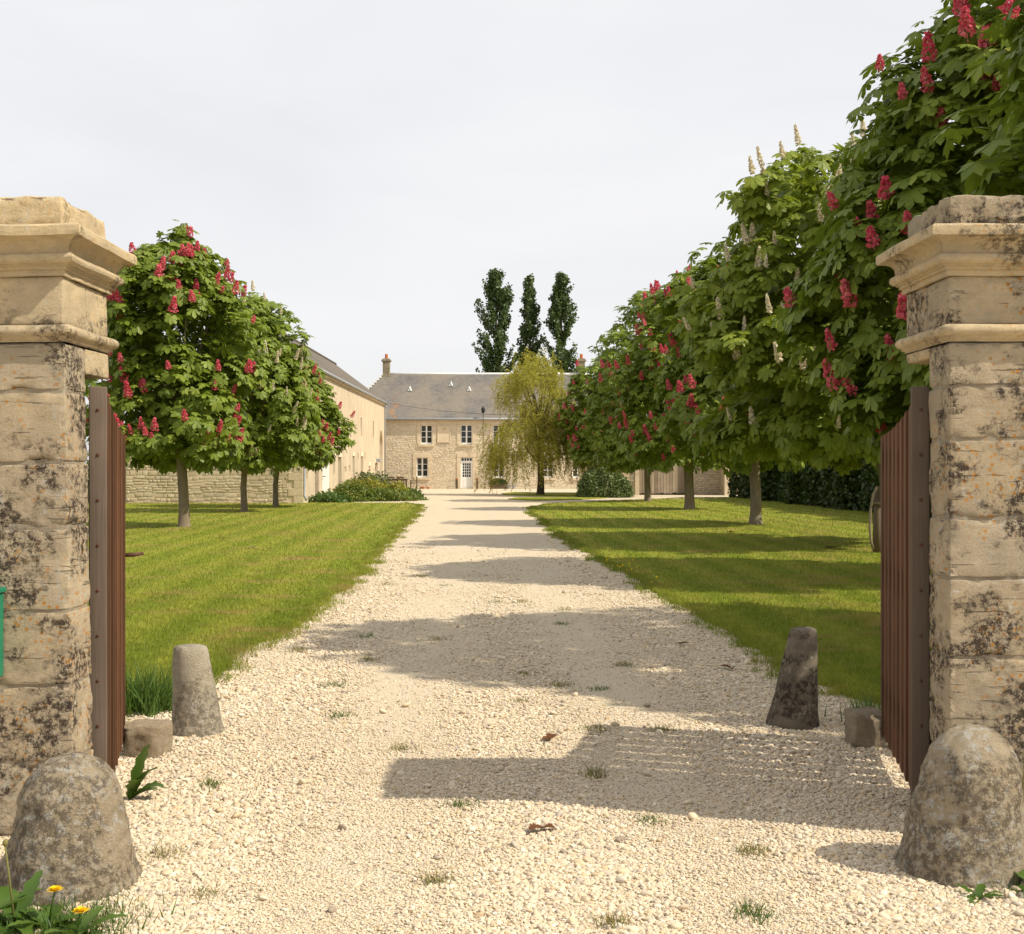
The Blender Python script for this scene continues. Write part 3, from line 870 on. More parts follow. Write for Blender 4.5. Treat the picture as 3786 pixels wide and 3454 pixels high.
# ------------------------------------------------------------------ the farmhouse
HY = 90.0
house = empty('farmhouse', (0, HY, 0))
tag(house, 'two-storey limestone farmhouse with slate roof and white windows', 'house')
HX0, HX1, HE = -12.6, 5.9, 5.15
upper = [(-6.75, -5.88, 3.28, 4.70), (-3.79, -2.93, 3.28, 4.72), (-1.40, -0.54, 3.28, 4.72), (2.20, 3.05, 3.28, 4.72), (4.45, 5.25, 3.28, 4.72)]
lower = [(-7.05, -6.20, 0.83, 2.30), (-1.40, -0.56, 0.80, 2.32), (2.20, 3.05, 0.80, 2.32), (4.45, 5.25, 0.80, 2.32)]
hdoor = (-3.80, -2.90, 0.0, 2.33)
ops = upper + lower + [hdoor]
opening_wall('wall', M['house_mortar'], house, lambda u, z, d: (u, d, z), HX0, HX1, 0, HE, ops, 0.22)
for x in (HX0, HX1):
    m = MB(); m.poly([(x, 0, 0), (x, 8, 0), (x, 8, HE), (x, 4, 8.6 if x > 0 else HE), (x, 0, HE)]); m.build('end_wall', M['house_mortar'], house)
m = MB(); m.quad((HX0, 8, 0), (HX1, 8, 0), (HX1, 8, HE), (HX0, 8, HE)); m.build('rear_wall', M['house_mortar'], house)
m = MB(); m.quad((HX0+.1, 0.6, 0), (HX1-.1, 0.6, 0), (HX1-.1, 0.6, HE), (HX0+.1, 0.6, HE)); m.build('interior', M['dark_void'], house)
sur = []
for k, (a, b, c, d) in enumerate(ops):
    sw = 0.26; top = 0.30
    sur.append((a-sw, b+sw, max(0, c-0.20), d+top))
    pr = 0.045
    # jamb stones
    for (p, q) in ((a-sw, a), (b, b+sw)):
        z = c; j = 0
        while z < d-0.01:
            h = min(0.36 if j % 2 else 0.30, d-z)
            m = MB(); m.box(p+0.003, q, -pr-0.003*(j % 2), 0.02, z+0.004, z+h-0.004, 0.006); m.build('jamb_stone', M['ashlar'], house)
            z += h; j += 1
    if (a, b, c, d) == lower[0]:
        m = MB()      # slightly arched lintel
        n = 8; pts = [(a-sw+.003, d+0.004)] + [(a+(b-a)*q/n, d+0.004 - 0.08*(abs(2*q/n-1)**2)*0 - 0.0) for q in range(n+1)] + [(b+sw, d+0.004), (b+sw, d+top), (a-sw+.003, d+top)]
        m.poly([(x, -pr, z) for x, z in pts]); m.box(a-sw+.003, b+sw, -pr+0.001, 0.02, d+0.004, d+top, 0.0)
        m.build('lintel', M['ashlar'], house)
        m = MB()
        for q in range(n):
            x0, x1 = a+(b-a)*q/n, a+(b-a)*(q+1)/n
            e0, e1 = 0.09*(abs(2*q/n-1)**2), 0.09*(abs(2*(q+1)/n-1)**2)
            m.quad((x0, -0.002, d), (x1, -0.002, d), (x1, -0.002, d-e1), (x0, -0.002, d-e0))
            m.quad((x0, -0.002, d-e0), (x1, -0.002, d-e1), (x1, 0.13, d-e1), (x0, 0.13, d-e0))
        m.build('arch_soffit', M['ashlar'], house)
    else:
        m = MB(); m.box(a-sw+.003, b+sw, -pr, 0.02, d+0.004, d+top, 0.008); m.build('lintel', M['ashlar'], house)
    if c > 0.1:
        m = MB(); m.box(a-0.16, b+0.16, -pr-0.05, 0.16, c-0.17, c-0.003, 0.01); m.build('sill', M['ashlar'], house)

def window(a, b, c, d):
    f = MB(); y0, y1 = 0.11, 0.165
    fw = 0.06
    f.box(a+.004, a+fw, y0, y1, c+.004, d-.004); f.box(b-fw, b-.004, y0, y1, c+.004, d-.004)
    f.box(a+fw, b-fw, y0+.001, y1, d-fw, d-.004); f.box(a+fw, b-fw, y0-0.02, y1, c+.004, c+fw+0.06)
    mid = (a+b)/2
    f.box(mid-0.055, mid+0.055, y0-0.008, y1-.002, c+fw+0.06, d-fw)
    zs = [c+fw+0.06+(d-c-2*fw-0.06)*k/3 for k in range(4)]
    for z in zs[1:3]:
        f.box(a+fw, mid-0.055, y0+.006, y1-.003, z-0.02, z+0.02); f.box(mid+0.055, b-fw, y0+.006, y1-.003, z-0.02, z+0.02)
    o = f.build('window', M['white_paint'], house)
    for (p, q) in ((a+fw, mid-0.055), (mid+0.055, b-fw)):
        for k in range(3):
            g = MB(); tl = random.uniform(-.004, .004)
            g.quad((p, 0.14+tl, zs[k]), (q, 0.14-tl, zs[k]), (q, 0.14-tl, zs[k+1]), (p, 0.14+tl, zs[k+1]))
            g.build('pane', M['glass'], o)
for w in upper + lower: window(*w)
# front door: 4 x 5 panes, transom of four, two panels below
a, b, c, d = hdoor
f = MB(); y0, y1 = 0.10, 0.15
f.box(a+.004, a+0.07, y0, y1, 0.02, d-.004); f.box(b-0.07, b-.004, y0, y1, 0.02, d-.004)
f.box(a+.07, b-.07, y0+.001, y1, d-0.07, d-.004); f.box(a+.07, b-.07, y0-0.006, y1, 1.98, 2.06)
ga, gb = a+0.15, b-0.15
f.box(a+.07, ga, y0+.004, y1-.004, 0.03, 1.98); f.box(gb, b-.07, y0+.004, y1-.004, 0.03, 1.98)
f.box(ga, gb, y0+.005, y1-.004, 0.03, 0.86); f.box(ga, gb, y0+.005, y1-.004, 1.88, 1.98)
f.box(ga+.04, (ga+gb)/2-.03, y0-.008, y0+.004, 0.16, 0.74, 0.0); f.box((ga+gb)/2+.03, gb-.04, y0-.008, y0+.004, 0.16, 0.74, 0.0)
cw = (gb-ga)/4; rh = (1.88-0.86)/5
for k in range(1, 4): f.box(ga+cw*k-.016, ga+cw*k+.016, y0+.01, y1-.005, 0.86, 1.88)
for k in range(1, 5): f.box(ga, gb, y0+.012, y1-.006, 0.86+rh*k-.016, 0.86+rh*k+.016)
for k in range(1, 4): f.box(a+.07+(b-a-.14)*k/4-.02, a+.07+(b-a-.14)*k/4+.02, y0+.01, y1-.005, 2.06, d-0.07)
door = f.build('door', M['white_paint'], house)
for k in range(4):
    for j in range(5):
        g = MB(); g.quad((ga+cw*k, 0.13, 0.86+rh*j), (ga+cw*(k+1), 0.13, 0.86+rh*j), (ga+cw*(k+1), 0.13, 0.86+rh*(j+1)), (ga+cw*k, 0.13, 0.86+rh*(j+1))); g.build('pane', M['glass'], door)
    x0, x1 = a+.07+(b-a-.14)*k/4, a+.07+(b-a-.14)*(k+1)/4
    g = MB(); g.quad((x0, 0.13, 2.06), (x1, 0.13, 2.06), (x1, 0.13, d-.07), (x0, 0.13, d-.07)); g.build('pane', M['glass'], door)
g = MB(); g.tube([(a+0.115, 0.09, 1.0), (a+0.115, 0.05, 1.0), (a+0.20, 0.045, 1.0)], 0.012, 6); g.build('handle', M['black_iron'], door)
m = MB(); m.box(a-.1, b+.1, -0.28, 0.05, 0.0, 0.05, 0.01); m.build('door_step', M['ashlar'], house)
# carved panel between the upper windows
pan = MB(); pan.box(-5.46, -4.56, -0.05, 0.0, 3.45, 4.63, 0.012); po = pan.build('carved_panel', M['ashlar'], house)
fr = MB()
for (x0, x1, z0, z1) in ((-5.50, -5.44, 3.41, 4.67), (-4.58, -4.52, 3.41, 4.67), (-5.44, -4.58, 3.41, 3.47), (-5.44, -4.58, 4.61, 4.67)): fr.box(x0, x1, -0.075, -0.02, z0, z1)
fr.lathe([(0.10, 0.0), (0.08, 0.02), (0.03, 0.03)], 12, (-4.98, -0.06, 4.44)); fr.build('moulding', M['ashlar'], po)
band = [(HX0, HX1, 4.83, 5.2)]
m = MB()
k = HX0
while k < HX1:
    w = random.uniform(0.6, 1.0); m.box(k+.004, min(k+w, HX1)-.004, -0.03-random.uniform(0, .004), 0.0, 4.84, 5.13, 0.0); k += w
m.build('cornice_band', M['ashlar'], house)
k = 0.0
rubble(house, M['rubble'], -9.9, HX1, 0.0, 4.83, sur + [(-5.52, -4.50, 3.39, 4.69)], Matrix.Identity(4), 5, (0.17, 0.42), (0.09, 0.17))

def slab(pts, th, mat, name, parent):
    m = MB(); n = len(pts)
    m.v += [tuple(p) for p in pts] + [(p[0], p[1], p[2]-th) for p in pts]
    m.f.append(tuple(range(n))); m.f.append(tuple(reversed(range(n, 2*n))))
    for q in range(n): m.f.append((q, q+n, (q+1) % n+n, (q+1) % n))
    return m.build(name, mat, parent)
RX, RZ = -9.85, 8.78
ey, ez = -0.22, 5.16
roof = slab([(HX0-.2, ey, ez), (HX1+.08, ey, ez), (HX1+.08, 4, RZ), (RX, 4, RZ)], 0.07, M['slate'], 'roof', house)
slab([(HX1+.08, 8.22, ez), (HX0-.2, 8.22, ez), (RX, 4, RZ-.002), (HX1+.08, 4, RZ-.002)], 0.07, M['slate'], 'roof', house)
slab([(HX0-.2, 8.22, ez), (HX0-.2, ey, ez), (RX, 4, RZ-.004)], 0.07, M['slate'], 'roof', house)
m = MB(); m.tube([(RX, 4, RZ-.01), (-4.0, 4, RZ-.02), (1.0, 4, RZ-.005), (HX1, 4, RZ-.01)], 0.105, 10)
m.build('ridge_tiles', M['white_cement'], house, True)
hp0, hp1 = Vector((RX, 4, RZ)), Vector((HX0-.2, ey, ez))
for k in range(9):
    p = hp0.lerp(hp1, 0.04+k*0.055)
    m = MB(); m.box(p.x-.17, p.x+.10, p.y-.12, p.y+.12, p.z+.0, p.z+.09, 0.012); m.build('hip_step', M['white_cement'], house)
m = MB(); m.tube([(HX0, ey-.06, ez-.03), (HX1+.1, ey-.06, ez-.02)], 0.075, 10); m.build('gutter', M['zinc'], house, True)
m = MB(); m.tube([(HX1-.1, ey-.05, ez-.05), (HX1-.1, -0.1, ez-.4), (HX1-.1, -0.1, 0.1)], 0.05, 8); m.build('downpipe', M['zinc'], house, True)

def chimney(x, parent):
    c = MB(); c.box(x-.26, x+.26, 3.7, 4.3, RZ-.6, 9.72, 0.015)
    ch = c.build('chimney', M['chimney'], parent)
    c = MB(); c.box(x-.36, x+.36, 3.64, 4.36, 9.725, 9.86, 0.02); c.box(x-.28, x+.28, 3.72, 4.28, 9.862, 9.95, 0.02); c.build('cap', M['chimney'], ch)
    c = MB(); c.lathe([(0.13, 0), (0.11, 0.2), (0.12, 0.32), (0.10, 0.36)], 12, (x, 4, 9.952)); c.build('chimney_pot', M['terracotta'], ch, True)
chimney(-9.68, house); chimney(5.35, house)

def roof_pt(u, z):
    t = (z-ez)/(RZ-ez)
    return Vector((u, ey+(4-ey)*t, z))
for (u, z) in ((-7.75, 7.55), (-4.65, 7.95), (-3.25, 7.55)):
    p = roof_pt(u, z)
    m = MB(); h, w = 0.24, 0.17
    A, B, C = (p.x-w, p.y-.30, p.z-.20), (p.x+w, p.y-.30, p.z-.20), (p.x, p.y-.26, p.z+h-.15)
    Dp = (p.x, p.y+.55, p.z+.30)
    m.poly([A, B, C]); m.poly([A, C, Dp]); m.poly([B, Dp, C])
    v = m.build('roof_vent', M['white_cement'], house)
    m = MB(); m.poly([(p.x-w*.5, p.y-.304, p.z-.18), (p.x+w*.5, p.y-.304, p.z-.18), (p.x, p.y-.28, p.z+.06)]); m.build('louvre', M['zinc'], v)

# wall lantern on a bracket pole above the gutter
root = empty('wall_lantern', (-2.12, HY-.42, 0))
tag(root, 'black lantern on a thin pole above the farmhouse gutter', 'lantern')
m = MB(); m.tube([(0, .35, 3.3), (0, .05, 3.5), (0, 0, 5.55)], 0.02, 6); m.build('pole', M['black_iron'], root)
m = MB(); m.lathe([(0.05, 5.55), (0.13, 5.66), (0.15, 5.88), (0.10, 5.98), (0.03, 6.04)], 10); m.build('lamp_head', M['black_iron'], root, True)
m = MB(); m.tube([(-9.45, 86.4, 6.25), (-7.5, 87.4, 5.95), (-5.0, 88.4, 5.66), (-2.0, 89.2, 5.46), (1.0, 89.5, 5.40), (5.8, 89.6, 5.5)], 0.016, 5)
o = m.build('overhead_cable', M['black_iron']); tag(o, 'thin dark cable sagging in front of the farmhouse roof', 'cable')

# ------------------------------------------------------------------ the long barn on the left
BX, BY0, BY1, BE = -9.1, 53.0, 87.0, 6.15
BRX, BRZ = -11.6, 8.35
BW = BX-5.0
barn = empty('barn', (BX, BY0, 0))
tag(barn, 'long pale stone barn with dark slate roof along the left', 'barn')
def bY(x): return 21840.0/(1008-(575.1+.1303*x))
def bZ(x, y): return max(0.0, 1.6+(920-(798.7+.1303*y))*bY(x)/2400)
spec = [('slit', 208, 240, 815, 1125), ('door', 345, 400, 805, 1480), ('white', 455, 575, 690, 1480), ('slit', 618, 650, 785, 1045), ('door', 697, 745, 780, 1480),
        ('small', 795, 822, 925, 1010), ('small', 855, 882, 910, 1000), ('door', 915, 945, 765, 1480), ('door', 1043, 1072, 770, 1480), ('slit', 1160, 1183, 912, 1190),
        ('door', 1255, 1300, 870, 1480), ('arch', 1322, 1368, 375, 1480), ('slit', 1035, 1055, 185, 460), ('slit', 1222, 1237, 235, 485), ('small', 990, 1005, 720, 820), ('small', 1095, 1108, 715, 815)]
bops = []
for kind, x0, x1, yt, yb in spec:
    u0, u1 = bY(x0)-BY0, bY(x1)-BY0
    xm = (x0+x1)/2
    zt = bZ(xm, yt); zb = 0.0 if yb > 1400 else bZ(xm, yb)
    bops.append((u0, u1, zb, zt, kind))
rects = [o[:4] for o in bops]
opening_wall('wall', M['barn'], barn, lambda u, z, d: (-d, u, z), 0, BY1-BY0, 0, BE, rects, 0.45)
for (u0, u1, zb, zt, kind) in bops:
    if kind in ('door', 'white'):
        n = max(3, int((u1-u0)/0.28)); w = (u1-u0)/n
        dep = -0.05 if kind == 'white' else -0.38
        f = MB(); f.box(dep-.08, dep-.04, u0+.005, u1-.005, 0.3, 0.42); f.box(dep-.08, dep-.04, u0+.005, u1-.005, zt-.5, zt-.38)
        do = f.build('door', M['barn_door_white'] if kind == 'white' else M['door_wood'], barn)
        for k in range(n):
            q = MB(); q.box(dep-.04, dep, u0+w*k+.006, u0+w*(k+1)-.006, 0.03, zt-.01, 0.0); q.build('plank', M['barn_door_white'] if kind == 'white' else M['door_wood'], do)
        if kind == 'white':
            q = MB(); q.tube([(dep, u0+.25, 1.15), (dep+.12, u0+.25, 1.15), (dep+.12, u0+.55, 1.15)], 0.02, 6); q.build('handle', M['black_iron'], do)
    elif kind == 'arch':
        q = MB(); n = 10
        hw = (u1-u0)/2; mid = (u0+u1)/2; spring = zt-hw*1.1
        for s in (-1, 1):
            for k in range(n):
                t0, t1 = k/n*PI/2, (k+1)/n*PI/2
                a0, a1 = mid+s*hw*math.cos(t0), mid+s*hw*math.cos(t1)
                z0, z1 = spring+(zt-spring)*math.sin(t0), spring+(zt-spring)*math.sin(t1)
                q.quad((-0.004, a0, z0), (-0.004, a1, z1), (-0.004, a1, zt), (-0.004, a0, zt))
                q.quad((-0.004, a0, z0), (-0.004, a1, z1), (-0.36, a1, z1), (-0.36, a0, z0))
        q.build('arch', M['barn'], barn)
        q = MB(); q.box(-0.43, -0.37, u0, u1, 0, zt); do = q.build('door', M['door_wood'], barn)
    else:
        q = MB(); q.box(-0.43, -0.37, u0, u1, zb, zt); q.build('shutter', M['door_wood'], barn)
    if kind in ('door', 'white', 'slit') and zt < 3.5:
        q = MB(); q.box(0.001, 0.02, u0-.16, u1+.16, zt+.002, zt+.24, 0.004); q.build('lintel', M['ashlar'], barn)
# cornice under the eaves, gutter, downpipes
q = MB(); q.box(0.0, 0.10, 0, BY1-BY0, BE-.16, BE-.02, 0.02); q.build('eaves_cornice', M['ashlar'], barn)
q = MB(); q.tube([(0.19, -.1, BE-.02), (0.19, BY1-BY0+.1, BE-.02)], 0.07, 8); q.build('gutter', M['zinc'], barn, True)
q = MB(); q.tube([(0.14, 0.08, BE-.1), (0.06, 0.08, BE-.4), (0.06, 0.08, 0.35), (0.16, 0.02, 0.15)], 0.055, 8); q.build('downpipe', M['zinc'], barn, True)
q = MB(); q.tube([(0.14, BY1-BY0-.1, BE-.1), (0.06, BY1-BY0-.1, BE-.4), (0.06, BY1-BY0-.1, 0.1)], 0.05, 8); q.build('downpipe', M['zinc'], barn, True)
q = MB(); yl = bY(1270)-BY0; q.box(0.0, 0.30, yl-.25, yl+.25, bZ(1270, 860), bZ(1270, 805), 0.02); q.build('lamp_box', M['zinc'], barn)
rx = BRX-BX; w5 = BW-BX
q = MB(); q.poly([(0, 0, 0), (0, 0, BE), (rx, 0, BRZ-.1), (w5, 0, BE), (w5, 0, 0)]); q.build('gable', M['gable_mortar'], barn)
q = MB(); q.quad((w5, 0, 0), (w5, 34, 0), (w5, 34, BE), (w5, 0, BE)); q.quad((0, 34, 0), (w5, 34, 0), (w5, 34, BE), (0, 34, BE)); q.build('rear_wall', M['gable_mortar'], barn)
# lean-to beyond the gable, same stone front
q = MB(); q.quad((w5-2.7, 0.02, 0), (w5, 0.02, 0), (w5, 0.02, 3.1), (w5-2.7, 0.02, 2.5)); q.quad((w5-2.7, 0.02, 0), (w5-2.7, 6, 0), (w5-2.7, 6, 2.5), (w5-2.7, 0.02, 2.5)); q.build('lean_to_wall', M['gable_mortar'], barn)
slab([(w5-2.9, -.12, 2.5), (w5, -.12, 3.15), (w5, 6, 3.15), (w5-2.9, 6, 2.5)], 0.06, M['barn_slate'], 'lean_to_roof', barn)
# quoins at the near corner
z = 0.0; k = 0
while z < BE-.3:
    h = 0.34; w = 0.62 if k % 2 else 0.38
    q = MB(); q.box(-w, 0.012, -0.035, 0.0 if False else 0.30, z+.005, z+h-.005, 0.008); q.build('quoin', M['ashlar'] if False else M['gable_mortar'], barn)
    z += h; k += 1
rubble(barn, M['gable_rubble'], w5-2.68, -0.64, 0.0, 2.46, [], Matrix.Identity(4), 21, (0.14, 0.52), (0.09, 0.24), relief=1.5)
roofm = M['barn_slate']
e = 0.22
slab([(e, -.15, BE), (e, 34.2, BE), (rx, 27.0, BRZ), (rx, -.15, BRZ)], 0.07, roofm, 'roof', barn)
slab([(w5-e, 34.2, BE), (w5-e, -.15, BE), (rx, -.15, BRZ-.002), (rx, 27.0, BRZ-.002)], 0.07, roofm, 'roof', barn)
slab([(e, 34.2, BE-.002), (w5-e, 34.2, BE-.002), (rx, 27.0, BRZ-.004)], 0.07, roofm, 'roof', barn)
q = MB(); q.tube([(rx, -.15, BRZ+.0), (rx, 27, BRZ+.0)], 0.10, 8); q.build('ridge_tiles', roofm, barn, True)

# ------------------------------------------------------------------ outbuilding on the right
OY = 70.0
out = empty('outbuilding', (0, OY, 0))
tag(out, 'low stone outbuilding with silvery plank doors behind the right chestnuts', 'outbuilding')
odoor = (7.31, 9.95, 0.0, 2.75)
slits = [(x, x+0.13, 1.35, 2.6) for x in (4.75, 5.12, 5.47, 5.85, 6.22, 6.60)][:5]
opening_wall('wall', M['gable_mortar'], out, lambda u, z, d: (u, d, z), 4.2, 12.05, 0, 3.1, [odoor]+slits, 0.3)
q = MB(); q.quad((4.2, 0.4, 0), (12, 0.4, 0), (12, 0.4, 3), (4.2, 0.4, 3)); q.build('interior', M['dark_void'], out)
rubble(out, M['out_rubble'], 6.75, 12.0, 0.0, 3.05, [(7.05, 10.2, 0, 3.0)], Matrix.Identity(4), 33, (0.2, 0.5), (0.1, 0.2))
for (p, q0) in ((7.06, 7.30), (9.96, 10.2)):
    z = 0; j = 0
    while z < 2.7:
        m = MB(); m.box(p, q0, -0.04, 0.02, z+.004, z+.38, 0.008); m.build('jamb_stone', M['ashlar'], out); z += .386
f = MB(); f.box(7.33, 9.93, 0.16, 0.20, 0.4, 0.55); f.box(7.33, 9.93, 0.16, 0.20, 2.1, 2.25); do = f.build('door', M['grey_plank'], out)
n = 15; w = (9.93-7.33)/n
for k in range(n):
    q = MB(); q.box(7.33+w*k+.006, 7.33+w*(k+1)-.006, 0.12-random.uniform(0, .012), 0.158, 0.06+random.uniform(0, .05), 2.73); q.build('plank', M['grey_plank'], do)
q = MB(); q.box(12.06, 14.6, -1.15, 1.4, 0, 3.05, 0.01); q.build('annex', M['barn'], out)
q = MB(); q.box(11.98, 12.16, -1.30, -1.16, 0, 2.9, 0.01); q.build('post', M['ashlar'], out)
q = MB(); q.quad((4.2, 0, 0), (4.2, 6, 0), (4.2, 6, 3.1), (4.2, 0, 3.1)); q.quad((14.6, 6, 0), (4.2, 6, 0), (4.2, 6, 3.1), (14.6, 6, 3.1)); q.build('rear_wall', M['gable_mortar'], out)
slab([(4.1, -.2, 3.12), (14.7, -.2, 3.12), (14.7, 3, 4.7), (4.1, 3, 4.7)], 0.06, M['barn_slate'], 'roof', out)
slab([(14.7, 6.2, 3.12), (4.1, 6.2, 3.12), (4.1, 3, 4.698), (14.7, 3, 4.698)], 0.06, M['barn_slate'], 'roof', out)

# ------------------------------------------------------------------ trees: leaf and flower templates
def leaflet(ang, L, W, detail):
    """one obovate leaflet in the XY plane pointing along ang from +Y, drooping"""
    d = np.array((math.sin(ang), math.cos(ang))); s = np.array((d[1], -d[0]))
    if detail:
        st = [(0.0, 0.0), (0.42, 0.33), (0.76, 0.5), (1.0, 0.0)]
    else:
        st = [(0.0, 0.0), (0.64, 0.5), (1.0, 0.0)]
    V = []; T = []
    def z(r): return -0.30*(r*L)**1.7/(0.22**0.7) * 1.0
    mids = []; lefts = []; rights = []
    for (t, w) in st:
        c = d*(t*L)
        zz = z(t)
        mids.append(len(V)); V.append((c[0], c[1], zz-0.006*(w > 0)))
        if w > 0:
            p = c + s*(W*w); lefts.append(len(V)); V.append((p[0], p[1], zz+0.010-0.02*w))
            p = c - s*(W*w); rights.append(len(V)); V.append((p[0], p[1], zz+0.010-0.02*w))
    n = len(lefts)
    for side, flip in ((lefts, False), (rights, True)):
        tr = [(mids[0], side[0], mids[1])]
        for k in range(n-1):
            tr += [(mids[k+1], side[k], side[k+1]), (mids[k+1], side[k+1], mids[k+2])]
        tr += [(mids[n], side[n-1], mids[n+1])]
        T += [t[::-1] if flip else t for t in tr]
    return V, T

def hand(detail, nl, rs):
    V = []; T = []
    span = math.radians(118 if nl >= 7 else 100)
    for k in range(nl):
        q = (k/(nl-1))*2-1
        L = 0.232*(1-0.36*abs(q)**1.5)*rs.uniform(.92, 1.08)
        v, t = leaflet(q*span, L, L*0.47, detail)
        v = [(x, y, z + rs.uniform(-.004, .004)) for x, y, z in v]
        o = len(V); V += v; T += [tuple(i+o for i in f) for f in t]
    return np.array(V), np.array(T)
rs0 = random.Random(4)
HAND_HI = [hand(True, 7, rs0), hand(True, 5, rs0), hand(True, 6, rs0)]
HAND_LO = [hand(False, 5, rs0), hand(False, 6, rs0)]

def panicle(H, R, n, size, seed, taper):
    rg = np.random.default_rng(seed)
    V = []; T = []
    for k in range(n):
        t = (k+rg.random())/n
        r = R*(1-taper*t)*(0.55+0.45*rg.random()) * min(1, 0.5+3*t)
        a = k*2.39996 + rg.random()*0.5
        c = np.array((r*math.cos(a), r*math.sin(a), H*t + rg.normal()*0.008))
        for q in range(3):
            u = nrm(rg.normal(size=3)); w = nrm(np.cross(u, rg.normal(size=3)))
            s = size*(0.7+0.6*rg.random())
            o = len(V)
            V += [c-u*s*.4-w*s*.5, c+u*s*.6-w*s*.35, c+u*s*.5+w*s*.5, c-u*s*.5+w*s*.4]
            T += [(o, o+1, o+2), (o, o+2, o+3)]
    # stalk
    o = len(V)
    V += [np.array(p) for p in ((0.004, 0, -0.06), (-0.004, 0.003, -0.06), (0, -0.004, -0.06), (0, 0, H))]
    T += [(o, o+1, o+3), (o+1, o+2, o+3), (o+2, o, o+3)]
    return np.array(V), np.array(T)
PAN = {}
for nm, (H, R, n, sz, tp) in {'red': (0.30, 0.115, 62, 0.036, 0.75), 'white': (0.36, 0.075, 80, 0.032, 0.80)}.items():
    lst = []
    for k in range(4):
        V, T = panicle(H*(0.85+0.1*k), R, n, sz, 50+k, tp)
        me = np_mesh('flower_panicle', V, T); me.materials.append(M['red_flower' if nm == 'red' else 'white_flower']); lst.append(me)
    PAN[nm] = lst
LEAF_ME = {}
for mk in ('leaf', 'leaf_light'):
    lst = []
    for V, T in HAND_HI:
        me = np_mesh('leaf', V, T, True); me.materials.append(M[mk]); lst.append(me)
    LEAF_ME[mk] = lst

PROF_T = np.array([0.0, 0.05, 0.14, 0.30, 0.48, 0.66, 0.82, 0.93, 1.0])
PROF_R = np.array([0.58, 0.84, 0.98, 1.0, 0.97, 0.89, 0.73, 0.50, 0.16])

